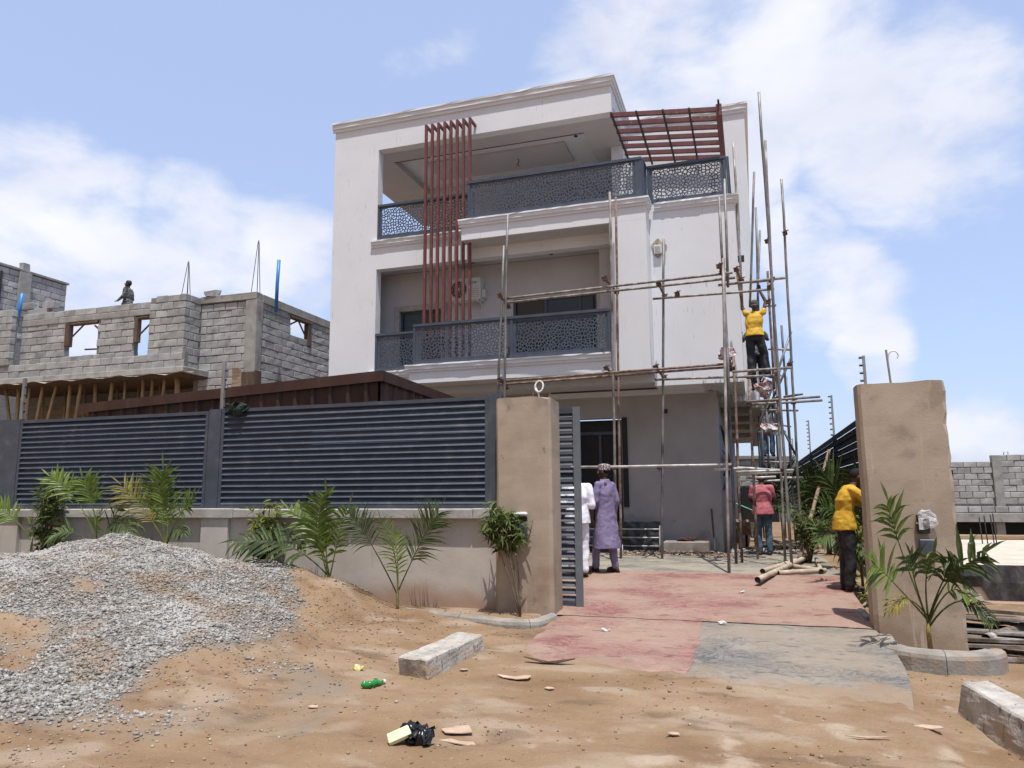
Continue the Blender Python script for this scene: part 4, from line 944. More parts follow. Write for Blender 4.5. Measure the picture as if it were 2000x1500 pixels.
FS = thing('floor_slab', 'raised dusty concrete floor slab with black membrane on its edge', 'floor slab', (5.5, 18.0, -.1))
MB().cbox(2.6, 12.0, 13.2, 20.5, -.12, .50, .012, .006).build('slab', M_slab, FS); MB().cbox(3.2, 12.0, 19.9, 20.2, .501, .58, .01, .02).build('ridge', M_soil, FS)
m = MB(); nn = 40
for i in range(nn+1):
    x = lerp(2.62, 6.5, i/nn); lo = .16 if x < 3.25 else -.02
    m.v += [(x, 13.18-.02*abs(nz(x*5, 2)), .495), (x, 13.15-.04*abs(nz(x*6, 5)), lerp(.495, lo, .5)), (x, 13.17-.02*abs(nz(x*7, 8)), lo+.02*nz(x*4, 3))]
for i in range(nn):
    for a in range(2): m.f.append((i*3+a, i*3+a+1, (i+1)*3+a+1, (i+1)*3+a))
m.build('membrane', pmat('black damp membrane', [(.018,.017,.018), (.045,.042,.042), (.12,.115,.11)], scale=5, rough=.5, bump=.6, bscale=14, bdist=.03, stretch=(1,1,.5), pos=(.35,.75)), FS)
MB().cbox(2.4, 12, 12.95, 13.19, -.4, -.03, .02, .01).build('footing', M_wall, FS)
t = thing('rebar_bundle', 'group of short starter bars rising from the dusty floor slab', 'rebar', (4.68, 18.3, .5))
for dx, dy in ((0, 0), (.12, .1), (.2, -.05), (.28, .08)): MB().tube((4.55+dx, 18.3+dy, .45), (4.53+dx, 18.3+dy, 1.05+dx*.3), .012, n=5).build('bar', M_reb, t)
tag(crumple((3.35, 13.6, .53), .08, .06, .035, .06, seed=6).build('rubble_lump', M_mort, base=(3.35, 13.6, .5)), 'dark lump of rubble on the edge of the dusty floor slab', 'rubble')
# pile of old boards beside the right pillar
M_board = pmat('cement stained boards', [(.055,.042,.032), (.15,.12,.095), (.40,.385,.36)], scale=3, rough=.92, bump=.5, bscale=26, stretch=(1,3,1), pos=(.3,.75), rand=.25)
bl = [(2.10,10.1,.16,1.5,.22,10,'topmost thin board of the pile behind the right pillar'),(2.75,9.75,.14,1.6,.28,-8,'wide pale board lying across the top of the board pile'),(2.35,9.9,.08,1.4,.14,4,'narrow board under the top of the board pile'),(2.9,9.1,.10,1.7,.30,-14,'broad cement covered board sloping at the front of the board pile'),(2.30,9.0,.03,.7,.16,-22,'short board poking out below the broad cement covered board'),(2.18,9.3,.05,.7,.12,30,'short plank end against the right pillar'),(2.7,8.75,-.03,1.2,.12,6,'thin batten lying on the ground before the board pile'),(3.3,9.6,.03,1.6,.3,-4,'dark board at the bottom right of the board pile'),(2.3,9.55,.00,1.1,.2,12,'board at the bottom of the pile near the pillar foot')]
bl += [(2.5,9.6,.22,1.5,.2,-3,'cement crusted board lying on the very top of the board pile'),(2.6,10.3,.20,1.3,.15,14,'thin board at the back of the board pile'),(3.2,9.9,.20,1.4,.22,-10,'board reaching the right edge on top of the pile'),(2.45,9.25,.13,1.1,.18,-30,'tilted board at the middle of the pile'),(3.1,8.95,.02,1.3,.2,-18,'lowest sloping board at the right edge')]
for i, (x, y, z, l, w, a, lb) in enumerate(bl):
    m = MB().cbox(-l/2, l/2, -w/2, w/2, -.018, .018, .004, .008); me = m.mesh('timber_board'); me.materials.append(M_board)
    o = obj('timber_board', me, None, (x, y, z), (random.uniform(-.16, .16), random.uniform(-.14, .08), R(a))); tag(o, lb, 'board')
tag(MB().path([(2.22, 9.15, .08), (2.5, 9.45, .11), (2.9, 9.9, .15)], .05, 10, cap=False).build('pipe', M_board, base=(2.22, 9.15, .05)), 'grey pipe end among the boards beside the right pillar', 'pipe')
tag(crumple((3.35, 10.9, .0), .16, .14, .14, .10, seed=15).build('plastic_bag', M_film, base=(3.35, 10.9, -.1)), 'crumpled clear plastic bag below the black membrane', 'bag')
# sand heaped before the floor slab
sand = []
def sz(x, y): return -.09 + .20*math.exp(-((x-3.4)**2/1.6 + (y-11.6)**2/.6)) + .02*nz(x*3, y*3, 1, 3) - (.2 if x < 2.15 else 0)
so_ = grid_obj('sand_heap', [2.1+i*.08 for i in range(50)], [10.4+i*.08 for i in range(32)], sz, M_soil); tag(so_, kind='structure')
# big concrete kerb blocks left lying in the dirt
def slab_block(name, label, top, base, mat):
    # top: four world points of the upper face; base: four below
    bm = bmesh.new(); v = [bm.verts.new(p) for p in list(base)+list(top)]
    for f in ((3,2,1,0),(4,5,6,7),(0,1,5,4),(1,2,6,5),(2,3,7,6),(3,0,4,7)): bm.faces.new([v[i] for i in f])
    bmesh.ops.subdivide_edges(bm, edges=bm.edges[:], cuts=7, use_grid_fill=True)
    bmesh.ops.bevel(bm, geom=[e for e in bm.edges if e.calc_face_angle(0) > .6], offset=.012, segments=1, affect='EDGES')
    for q in bm.verts:
        n_ = Vector((nz(*(q.co*9), 3), nz(*(q.co*9+Vector((5,5,5))), 3), nz(*(q.co*9+Vector((9,1,4))), 3))); q.co += n_*.009
    c = sum((Vector(p) for p in base), Vector())/4
    me = bpy.data.meshes.new(name)
    for q in bm.verts: q.co -= c
    bm.to_mesh(me); bm.free(); me.materials.append(mat); o = obj(name, me, None, c); return tag(o, label, 'concrete block')
M_kb = pmat('weathered kerb block', [(.25,.225,.185), (.37,.34,.295), (.48,.45,.40)], scale=5, rough=.93, bump=.6, bscale=30, bdist=.015)
overlay(M_kb, (.10,.09,.08), 9, .60, .68, amt=.8, stretch=(2,2,.6)); overlay(M_kb, (.36,.25,.16), 3, .5, .66, amt=.7, zr=(0,.15,.12,-.1))
slab_block('kerb_block', 'long pale concrete kerb block lying in the dirt before the left pillar', [(-3.12,6.27,.17), (-2.82,6.22,.17), (-2.70,7.32,.20), (-3.0,7.4,.20)], [(-3.13,6.33,-.08), (-2.80,6.24,-.08), (-2.66,7.36,-.08), (-3.0,7.45,-.08)], M_kb)
slab_block('kerb_block', 'grey concrete kerb block half buried at the lower right corner', [(1.40,6.56,.19), (1.585,5.45,.17), (1.80,5.52,.19), (1.60,6.60,.20)], [(1.36,6.62,-.1), (1.54,5.42,-.1), (1.82,5.46,-.1), (1.64,6.66,-.1)], M_kb)
# ================================================================ SCAFFOLDING
TV = [(-4.79,14.6,7.61,-4.89,14.6,3.63,'g'),(-5.05,15.1,7.11,-5.2,15.1,3.76,'g'),(-2.54,14.6,7.83,-2.61,14.6,0.66,'p'),(-2.51,15.15,7.93,-2.61,15.15,0.62,'r'),(-1.55,15.3,6.93,-1.81,15.3,0.58,'g'),(-0.36,14.6,7.42,-0.35,14.3,5.7,'g'),(-0.24,14.5,7.74,-0.27,14.3,5.49,'g'),(-0.33,14.2,6.03,-0.34,13.6,3.06,'g'),(0.47,13.8,9.07,0.55,13.8,0.34,'g'),(0.59,15.2,8.75,0.51,15.2,2.21,'p'),(-0.04,16.4,9.36,-0.03,16.0,5.49,'p'),(0.39,17.2,8.97,0.12,17.2,5.76,'g'),(0.38,17.6,8.25,0.3,17.6,5.36,'g'),(0.45,18.0,7.82,0.26,18.0,5.45,'g'),(0.9,16.0,8.21,0.85,16.0,1.72,'g'),(0.82,18.2,5.51,0.83,18.2,2.09,'k'),(-0.11,15.6,6.19,-0.03,15.6,5.39,'r'),(0.51,16.2,6.27,0.51,16.2,3.73,'r'),(0.02,15.6,3.94,0.0,15.6,1.13,'r'),(0.26,19.0,3.36,0.25,19.0,2.0,'k'),(0.39,19.0,3.61,0.36,19.0,2.0,'k')]
TH = [(-4.97,14.65,5.76,-0.18,14.3,5.76,'p'),(-5.03,15.05,5.78,-0.14,14.8,5.8,'p'),(-1.81,15.2,5.62,0.59,15.4,5.66,'p'),(-0.45,14.4,5.57,0.78,14.6,5.65,'p'),(0.16,16.2,6.06,0.54,16.2,6.07,'p'),(0.42,16.5,5.59,0.66,16.5,5.59,'p'),(-5.02,14.65,3.97,-0.25,14.3,4.01,'r'),(-5.15,15.05,3.96,-0.22,14.8,4.03,'r'),(-1.83,15.2,3.91,0.63,15.4,3.9,'p'),(-0.28,14.4,3.86,0.78,14.6,3.91,'p'),(0.47,17.5,4.83,0.97,17.5,4.78,'p'),(-0.08,15.0,3.35,1.3,15.2,3.42,'p'),(-0.09,15.6,3.37,1.38,15.8,3.41,'p'),(0.27,18.5,3.54,1.09,18.5,3.51,'p'),(0.71,16.5,3.6,1.02,15.8,3.56,'p'),(0.93,16.6,5.01,-0.0,16.6,2.58,'g'),(0.94,17.5,4.58,0.39,17.5,3.45,'k'),(0.71,18.0,3.02,0.97,18.0,2.37,'k'),(-3.41,14.3,2.12,-0.37,14.0,2.1,'b'),(-0.7,14.6,2.04,-0.14,14.6,2.06,'b'),(-0.28,14.6,2.07,0.55,15.0,2.02,'b'),(-0.3,14.3,1.98,0.7,14.4,2.0,'b'),(-0.3,15.2,1.97,0.72,15.2,1.99,'b'),(-0.16,16.5,1.91,0.45,16.5,1.93,'b'),(0.56,16.2,1.91,0.96,16.2,1.89,'b'),(0.03,18.0,1.86,0.64,18.0,1.88,'b'),(0.13,19.0,1.8,0.62,19.0,1.87,'b'),(0.22,20.0,2.37,0.92,20.0,2.36,'p'),(0.3,20.0,3.32,0.8,20.0,3.33,'p'),(0.17,20.0,3.13,0.85,20.0,3.13,'p')]
TS = [(-2.66,14.4,5.91,-2.56,15.2,5.84,'r'),(-1.59,14.5,5.72,-1.58,15.4,5.69,'r'),(-0.41,14.2,5.88,-0.31,14.9,5.82,'r'),(-0.1,14.3,5.81,-0.03,14.8,5.73,'r'),(-2.67,14.4,4.07,-2.59,15.2,4.0,'r'),(-1.71,14.5,4.05,-1.65,15.4,3.97,'r'),(-0.32,14.2,4.09,-0.29,14.9,3.99,'r'),(-4.93,14.5,5.79,-4.98,15.2,5.72,'r'),(-4.94,14.5,3.98,-5.03,15.2,3.91,'r')]
M_tube = {'g': pmat('weathered scaffold tube', [(.10,.092,.085), (.19,.18,.17), (.30,.29,.275)], scale=6, rough=.55, metal=.35, bump=.2, bscale=40, stretch=(1,1,.5)),
 'p': pmat('paint splashed tube', [(.12,.095,.08), (.22,.195,.175), (.40,.375,.35)], scale=7, rough=.6, metal=.15, bump=.2, bscale=40, stretch=(1,1,.5)),
 'r': pmat('rusty tube', [(.10,.055,.04), (.19,.125,.095), (.34,.28,.24)], scale=8, rough=.75, metal=.1, bump=.25, bscale=40),
 'k': pmat('dark tube', [(.05,.055,.065), (.09,.095,.105)], scale=6, rough=.5, metal=.3, bump=.1),
 'b': pmat('bright tube', [(.26,.24,.21), (.42,.40,.375), (.55,.535,.51)], scale=6, rough=.5, metal=.2, bump=.15, bscale=40)}
SCF = thing('scaffolding', 'rusty tube scaffolding standing in front of the house balcony', 'scaffolding', (-2.5, 14.8, .3))
SCS = thing('scaffolding', 'tall tangle of scaffold tubes at the right corner of the house', 'scaffolding', (.5, 16.0, .3))
def tube(t, name, ext=False):
    a, b = Vector(t[:3]), Vector(t[3:6])
    if ext and b.z > .3: b = b + (b-a)*((.3-b.z)/(b.z-a.z))
    par = SCF if max(a.x, b.x) < .1 else SCS
    n = max(2, int((b-a).length/.8)); pts = [a.lerp(b, i/n)+Vector((random.uniform(-.006, .006),)*3) for i in range(n+1)]
    return MB().path(pts, .026, 10).build(name, M_tube[t[6]], par, smooth=True)
for i, t in enumerate(TV): tube(t, 'upright', ext=i in (0, 1, 2, 3, 4, 8, 9, 14, 15, 18, 19, 20))
for t in TH: tube(t, 'ledger')
for t in TS: tube(t, 'transom')
for t in ((-.33,14.2,6.03,-.46,12.82,.31,'p'), (-.36,14.48,5.9,-.38,14.48,.3,'k'), (-.25,14.82,4.4,-.28,14.82,.3,'r'), (.22,20.5,5.0,.24,20.5,.3,'k'), (.62,20.5,4.8,.64,20.5,.3,'k'), (.95,20.4,4.6,.95,20.4,.3,'g'), (.2,23,4.6,.2,23,.3,'k'), (.8,23,4.6,.8,23,.3,'g'), (.1,20.5,3.5,1.1,23,3.5,'p'), (.2,20.5,2.0,.9,20.6,2.02,'b')): tube(t, 'upright' if abs(t[2]-t[5]) > 1 else 'ledger')
M_cpl = pmat('rusty coupler', [(.09,.05,.035), (.17,.10,.07)], scale=15, rough=.8, bump=.3)
def coupler(p):
    m = MB(); x, y, z = p; m.cbox(x-.05, x+.05, y-.045, y+.045, z-.035, z+.035, .012, .01); m.tube((x-.06, y-.04, z+.02), (x+.07, y-.06, z+.05), .012, n=6); m.tube((x, y-.05, z-.06), (x+.01, y-.07, z+.06), .01, n=6)
    m.build('coupler', M_cpl, SCF if x < .1 else SCS)
for t in TS: coupler(t[:3]); coupler(t[3:6])
for p in ((-.36,14.3,5.78), (-.36,14.3,4.02), (-.4,14.1,2.1), (.52,14.6,5.62), (.55,15.2,3.9), (.52,14.3,2.0), (.83,16,4.2), (.86,16,3.42), (.0,15.4,3.9), (.0,15.6,3.36), (.50,16.2,5.6), (-1.80,15.28,2.1), (-2.6,14.5,2.1), (.51,15.2,5.65), (.51,15.2,6.6), (.9,16,7.0), (-1.3,15.2,5.68), (.5,15.2,3.4)): coupler(p)
# cement bags tied to the tubes
M_bag = pmat('printed cement bag', [(.50,.46,.45), (.52,.47,.46), (.24,.08,.085), (.46,.42,.41)], scale=7, rough=.6, bump=.5, bscale=22, bdist=.02, pos=(.36,.62), detail=3)
for i, (c, s, lb) in enumerate((((-.33,14.15,4.12), (.12,.09,.12), 'pink and white bag slung on the front scaffold ledger'), ((.30,15.35,3.66), (.16,.12,.17), 'red and white cement bag hanging below the worker in yellow'), ((.42,18.6,3.1), (.17,.12,.14), 'pale printed bag low on the far scaffold tubes'))):
    m = MB(); m.ball(c, *s, 26, 18)
    m.v = [(x+.14*nz(x*6, y*6, z*6+i, 4), y+.10*nz(x*6, y*6, z*6+i+7, 4), z+.13*nz(x*6, y*6, z*6+i+3, 4)) for x, y, z in m.v]
    t = thing('cement_bag', lb, 'bag', (c[0], c[1], c[2]-s[2])); m.build('sack', M_bag, t)
    MB().path([(c[0]-.05, c[1], c[2]+s[2]*.8), (c[0], c[1], c[2]+s[2]*1.3), (c[0]+.06, c[1], c[2]+s[2]*.8)], .012, 6).build('tie', M_wire, t)
# ================================================================ PLANTS
M_leaf = pmat('palm leaf green', [(.075,.115,.016), (.13,.185,.03), (.20,.26,.05)], scale=7, rough=.45, bump=0, pos=(.3,.7), spec=.35, transl=.28, rand=.32)
M_leafd = pmat('dark palm leaf', [(.032,.050,.013), (.055,.082,.022), (.09,.125,.036)], scale=7, rough=.5, bump=0, spec=.3, transl=.22, rand=.32)
M_leafy = pmat('yellowing leaf', [(.13,.13,.02), (.20,.17,.03), (.27,.21,.05)], scale=9, rough=.5, bump=0, spec=.3, transl=.3, rand=.2)
M_bush = pmat('lime shrub leaf', [(.085,.105,.010), (.15,.175,.02), (.23,.245,.035)], scale=12, rough=.5, bump=0, spec=.3, transl=.3)
M_busho = pmat('olive shrub leaf', [(.045,.065,.012), (.08,.108,.022), (.13,.16,.036)], scale=12, rough=.5, bump=0, spec=.3, transl=.25)
M_stem = pmat('green stem', [(.10,.11,.035), (.17,.16,.06), (.24,.20,.09)], scale=10, rough=.7, bump=.2, bscale=40)
M_twig = pmat('brown stem', [(.09,.065,.045), (.16,.12,.085)], scale=10, rough=.85, bump=.3, bscale=40)
for _m in (M_leaf, M_leafd, M_busho): overlay(_m, (.17,.15,.075), 5, .58, .74, amt=.6, detail=4, off=2)
def leaflet(mb, p, d, n, L_, w, droop, seg=4):
    # folded ribbon: point, direction, blade normal
    s = d.cross(n).normalized(); o = len(mb.v); q = p.copy(); dd = d.copy()
    for i in range(seg+1):
        t = i/seg; ww = w*(.35+1.3*t if t < .35 else 1-(t-.35)/.65*.98)*.5; nn = s.cross(dd).normalized()
        mb.v += [tuple(q-s*ww+nn*ww*.35), tuple(q), tuple(q+s*ww+nn*ww*.35)]
        q = q + dd*(L_/seg); dd = (dd + Vector((0, 0, -droop/seg))).normalized()
    for i in range(seg):
        for a in range(2): mb.f.append((o+i*3+a, o+i*3+a+1, o+(i+1)*3+a+1, o+(i+1)*3+a))
def frond(parent, p0, p1, arch, nl, ll, w, mat, start=.3, fwd=.7, droop=.5, facing=None, rnd=.15, rr=.010):
    p0, p1 = Vector(p0), Vector(p1); c = (p0+p1)/2 + Vector((0, 0, arch)); mb = MB(); L_ = (p1-p0).length
    sg_ = random.uniform(.04, .14)*L_; sw = Vector((random.gauss(0, .05), random.gauss(0, .05), 0))*L_
    B = lambda t: p0*(1-t)**2 + c*2*t*(1-t) + p1*t*t + Vector((0, 0, sg_*1.4*t*(1-t) - sg_*max(0, t-.55)**2*2.2)) + sw*math.sin(t*3.0)
    T = lambda t: ((c-p0)*(1-t) + (p1-c)*t).normalized()
    mb.path([B(i/10) for i in range(11)], [lerp(rr, rr*.25, i/10) for i in range(11)], 6)
    fc = Vector(facing) if facing else Vector((0.15, -.75, .65))
    for i in range(nl):
        t = lerp(start, .985, i/(nl-1)); p, tg = B(t), T(t); n = (fc - tg*fc.dot(tg)).normalized(); s = tg.cross(n)
        u = (t-start)/(1-start); lw = ll*(.55+.6*math.sin(math.pi*min(1, u*.85+.1)))*(1-.25*u)
        for sg in (-1, 1):
            if random.random() < .07: continue
            f = fwd + .5*u + random.uniform(-rnd, rnd)
            d = (s*sg + tg*f + n*random.uniform(-.15, .40) + Vector((random.gauss(0,.10), random.gauss(0,.10), random.gauss(0,.10)))).normalized()
            leaflet(mb, p, d, n, lw*random.uniform(.7, 1.15), w*1.45*random.uniform(.8, 1.2), droop*1.7*random.uniform(.25, 1.7))
    leaflet(mb, p1, T(1), (fc - T(1)*fc.dot(T(1))).normalized(), ll*.6, w, droop*.4)
    return mb.build('frond', mat, parent)
def palm(label, base, crown, fr, mat=M_leaf, nl=22, ll=.34, w=.026, rstem=.02, group=None, stem_mat=None, droop=.5, lsc=1.22):
    t = thing('palm_plant', label, 'palm', base); b, c = Vector(base), Vector(crown)
    MB().path([b+Vector((0, 0, -.08)), b.lerp(c, .3)+Vector((.006, 0, 0)), b.lerp(c, .7)+Vector((-.006, 0, 0)), c], [rstem*1.25, rstem, rstem*.9, rstem*.6], 9).build('stem', stem_mat or M_stem, t, smooth=True)
    for f in fr:
        tip, arch = f[0], f[1]; o = f[2] if len(f) > 2 else {}
        frond(t, c+Vector((random.uniform(-.01, .01), random.uniform(-.01, .01), random.uniform(-.08, .0))), tip, arch, o.get('nl', nl), o.get('ll', ll)*lsc, o.get('w', w), o.get('mat', mat), start=o.get('start', .3), fwd=o.get('fwd', .75), droop=o.get('droop', droop), facing=o.get('facing'))
    return t
palm('young palm with bright broad fronds and one long frond drooping left', (-5.37, 8.75, .18), (-5.36, 8.74, .55),
     [((-5.36, 8.60, 1.64), .03, dict(ll=.30, nl=18, w=.042)), ((-6.62, 8.50, 1.02), .28, dict(ll=.42, nl=18, w=.045, droop=.8, mat=M_leafd)), ((-5.98, 8.70, 1.42), .12, dict(ll=.28, nl=14, w=.04)), ((-5.08, 8.72, 1.48), .05, dict(ll=.24, nl=12, w=.035)), ((-5.30, 8.62, 1.1), .02, dict(ll=.16, nl=6, w=.03))])
palm('dark feathery young palm with two fronds spread in a v', (-4.38, 8.76, .17), (-4.36, 8.74, .42),
     [((-4.98, 8.60, 1.36), .16, dict(nl=26, ll=.30, w=.016, mat=M_leafd, start=.50)), ((-3.80, 8.72, 1.42), .06, dict(nl=36, ll=.36, w=.017, mat=M_leafd, start=.32, droop=.35)), ((-4.60, 8.70, 1.28), .03, dict(nl=16, ll=.24, w=.016, start=.3)), ((-4.42, 8.70, 1.15), .0, dict(nl=12, ll=.2, w=.016))])
palm('tall upright palm behind the top of the gravel pile', (-8.10, 8.82, .45), (-8.10, 8.80, .95),
     [((-8.13, 8.70, 2.0), .04, dict(nl=24, ll=.38, w=.030)), ((-8.80, 8.62, 1.78), .12, dict(nl=22, ll=.34, w=.022, mat=M_leafy)), ((-8.25, 8.75, 1.75), .0, dict(nl=18, ll=.3, w=.022)), ((-7.52, 8.66, 1.60), .03, dict(nl=12, ll=.26, w=.035, start=.6)), ((-7.58, 8.56, 1.12), .25, dict(nl=12, ll=.24, w=.026, mat=M_leafd, start=.55, droop=1.2))])
palm('spreading palm with drooping fronds left of the gravel top', (-9.34, 8.80, .45), (-9.33, 8.78, .86),
     [((-10.10, 8.55, 1.92), .18, dict(nl=16, ll=.28, w=.03, start=.6)), ((-9.62, 8.70, 1.88), .05, dict(nl=14, ll=.30, w=.036, start=.6)), ((-8.42, 8.48, 1.12), .42, dict(nl=20, ll=.42, w=.034, mat=M_leafd, droop=1.3)), ((-8.72, 8.62, 1.62), .12, dict(nl=14, ll=.28, w=.034, mat=M_leafd)), ((-9.92, 8.52, 1.05), .26, dict(nl=10, ll=.26, w=.034, mat=M_leafd, start=.55, droop=1.2)), ((-9.05, 8.55, 1.35), .18, dict(nl=14, ll=.3, w=.03))])
palm('palm in front of the right gate pillar with wide dark leaflets', (1.56, 8.48, -.06), (1.575, 8.48, .36),
     [((1.27, 8.32, 1.52), .05, dict(nl=8, ll=.34, w=.042, start=.60, mat=M_leaf, fwd=1.2, droop=.7)), ((1.10, 8.26, .92), .12, dict(nl=10, ll=.36, w=.04, start=.5, mat=M_leaf, fwd=.4, droop=.6)), ((2.06, 8.25, 1.02), .10, dict(nl=10, ll=.38, w=.042, start=.5, mat=M_leafd, fwd=.9, droop=1.3)), ((1.64, 8.30, 1.02), .06, dict(nl=7, ll=.28, w=.042, start=.6, droop=1.4)), ((1.42, 8.24, .98), .1, dict(nl=7, ll=.3, w=.04, start=.6, droop=1.2, mat=M_leafd)), ((1.80, 8.24, .90), .15, dict(nl=7, ll=.3, w=.04, start=.55, droop=1.6, mat=M_leafd)), ((1.18, 8.22, .46), .28, dict(nl=10, ll=.16, w=.018, mat=M_leafy, start=.5, droop=1.4)), ((2.06, 8.28, .40), .38, dict(nl=16, ll=.22, w=.02, mat=M_leafd, start=.5, droop=1.3)), ((1.88, 8.22, .62), .3, dict(nl=8, ll=.2, w=.03, start=.5, droop=1.2))], rstem=.024, lsc=1.0, stem_mat=pmat('yellow palm cane', [(.22,.15,.04), (.30,.21,.07)], scale=8, rough=.6, bump=.15))
palm('palm arching out over the left end of the low wall', (-10.75, 8.9, .4), (-10.75, 8.88, 1.0), [((-11.5, 8.55, 1.42), .35, dict(nl=18, ll=.32, w=.03)), ((-10.3, 8.7, 1.6), .1, dict(nl=14, ll=.26, w=.028))])
# palms and shrubs inside the compound along the side fence
palm('leafy palm beside the man in pink', (.95, 19.2, .28), (.95, 19.2, 1.0), [((.35, 18.9, 2.05), .2), ((.75, 18.7, 2.2), .1), ((1.35, 18.9, 2.1), .15), ((1.6, 18.9, 1.6), .2), ((.45, 18.6, 1.3), .3), ((1.2, 18.5, 1.4), .2)], mat=M_leafd, nl=18, ll=.5, w=.05, rstem=.05)
palm('second dark palm close to the side fence behind the leaning pole', (1.45, 17.4, .28), (1.45, 17.4, .9), [((1.0, 17.1, 1.7), .2), ((1.3, 17.0, 1.95), .1), ((1.65, 17.1, 1.8), .1), ((.95, 16.9, 1.1), .25), ((1.6, 16.9, 1.2), .2)], mat=M_leafd, nl=16, ll=.45, w=.05, rstem=.05)
palm('palm rising behind the man in yellow by the right pillar', (1.42, 12.0, .1), (1.40, 12.0, .9), [((.98, 11.7, 1.86), .12, dict(ll=.42, w=.05, nl=10, start=.62, fwd=1.1)), ((1.38, 11.6, 1.90), .05, dict(ll=.36, w=.055, nl=8, start=.6)), ((1.72, 11.6, 1.5), .1), ((1.25, 11.7, .75), .3, dict(droop=1.2)), ((1.62, 11.5, .6), .3, dict(droop=1.2))], mat=M_leafd, nl=14, ll=.34, w=.04)
palm('palm low against the side fence between the leaning pole and the man in yellow', (1.55, 14.3, .2), (1.52, 14.3, .8), [((1.1, 14.0, 1.4), .15), ((1.45, 14.0, 1.55), .1), ((1.7, 14.1, 1.3), .1), ((1.05, 13.9, .8), .25)], mat=M_leafd, nl=14, ll=.36, w=.04)
def shrub(name, label, base, h, spread, stems, leaves, mat, ll=.11, lw=.022, low=.15, lean=(0, 0), cat='shrub', clump=5):
    t = thing(name, label, cat, base); b = Vector(base); st = MB(); fol = MB(); ends = []
    for k in range(stems):
        a = random.uniform(0, 6.28); r_ = spread*random.uniform(.2, 1)
        tip = b + Vector((math.cos(a)*r_+lean[0], math.sin(a)*r_*.6+lean[1], h*random.uniform(.75, 1)))
        c = b.lerp(tip, .55) + Vector((lean[0]*-.2, 0, h*.08)); pts = []
        for i in range(9):
            u = i/8; pts.append(b*(1-u)**2 + c*2*u*(1-u) + tip*u*u)
        st.path(pts, [lerp(.012, .004, i/8) for i in range(9)], 5); ends.append(pts)
    for k in range(leaves//clump):
        pts = random.choice(ends); u = random.uniform(low, 1)**.8; i = min(7, int(u*8)); p = Vector(pts[i]).lerp(Vector(pts[i+1]), u*8-i) + Vector((random.gauss(0, spread*.28), random.gauss(0, spread*.2), random.gauss(0, spread*.18)))
        main = Vector((random.gauss(0, 1), random.gauss(0, 1), random.gauss(.1, .6))).normalized()
        for j in range(clump):
            d = (main + Vector((random.gauss(0, .7), random.gauss(0, .7), random.gauss(-.15, .5)))).normalized(); n = Vector((random.gauss(0, .5), random.gauss(-.4, .5), 1)).normalized()
            if abs(d.dot(n)) > .95: continue
            leaflet(fol, p, d, n, ll*random.uniform(.6, 1.2), lw*random.uniform(.7, 1.2), random.uniform(.3, 1.2))
    st.build('stem', M_twig, t, smooth=True); fol.build('foliage', mat, t); return t
shrub('bamboo_shrub', 'slender bushy shrub at the left end of the low wall', (-10.42, 8.8, .5), 1.38, .32, 7, 760, M_busho, .19, .036, .05, (-.06, 0))
shrub('lime_shrub', 'yellow green shrub beside the blue cup at the wall', (-6.46, 8.86, .35), 1.18, .24, 8, 800, M_bush, .14, .032, .05)
shrub('young_tree', 'thin young tree with drooping leaves in front of the left gate pillar', (-2.72, 8.69, .17), 1.30, .34, 5, 760, M_busho, .16, .034, .62, (-.17, .02), 'tree')
shrub('bamboo_shrub', 'bushy green shrub around the foot of the leaning pole', (.92, 15.0, .28), 1.0, .32, 9, 700, M_busho, .17, .03, .25)
shrub('bamboo_shrub', 'dark shrub against the low wall behind the man in yellow', (1.42, 12.9, .15), 1.1, .25, 8, 520, M_bush, .16, .03, .3)
shrub('flowering_bush', 'small yellow green bush at the foot of the right gate pillar', (1.42, 10.45, .0), .42, .22, 10, 520, M_bush, .07, .025, .1)
shrub('flowering_bush', 'little lime bush at the end of the loose pipes', (1.30, 12.4, .15), .32, .14, 8, 260, M_bush, .07, .025, .1)
shrub('bamboo_shrub', 'dark shrub deep in the passage against the side fence', (1.5, 21.0, .3), 1.5, .4, 9, 700, M_busho, .2, .04, .1)
# ================================================================ PEOPLE
M_skin = pmat('dark brown skin', [(.050,.026,.017), (.068,.036,.024), (.085,.047,.032)], scale=6, rough=.6, bump=.05, spec=.25)
M_hair = pmat('black hair', [(.006,.005,.005), (.012,.010,.010)], scale=40, rough=.8, bump=.6, bscale=120)
def cap(mb, p0, p1, r0, r1, n=12, flat=1.0):
    # tapered limb with rounded ends
    p0, p1 = Vector(p0), Vector(p1); d = (p1-p0).normalized(); pts = []; rad = []
    for k in (90, 60, 30): a = R(k); pts.append(p0-d*r0*math.sin(a)); rad.append(max(1e-4, r0*math.cos(a)))
    pts += [p0, p0.lerp(p1, .5), p1]; rad += [r0, (r0+r1)/2, r1]
    for k in (30, 60, 90): a = R(k); pts.append(p1+d*r1*math.sin(a)); rad.append(max(1e-4, r1*math.cos(a)))
    mb.path(pts, rad, n, flat=flat)
def stack(mb, rings, n=20):
    # rings: (centre, rx, ry, rotz)
    o = len(mb.v); k = len(rings)
    for (c, rx, ry, rz) in rings:
        for a in range(n):
            t = 2*math.pi*a/n; x, y = rx*math.cos(t), ry*math.sin(t)
            mb.v.append((c[0]+x*math.cos(rz)-y*math.sin(rz), c[1]+x*math.sin(rz)+y*math.cos(rz), c[2]))
    for i in range(k-1):
        for a in range(n): b = (a+1) % n; mb.f.append((o+i*n+a, o+i*n+b, o+(i+1)*n+b, o+(i+1)*n+a))
    mb.f.append(tuple(o+a for a in range(n-1, -1, -1))); mb.f.append(tuple(o+(k-1)*n+a for a in range(n)))
TEX = bpy.data.textures.new('cloth_folds', 'CLOUDS'); TEX.noise_scale = .13; TEX.noise_depth = 1
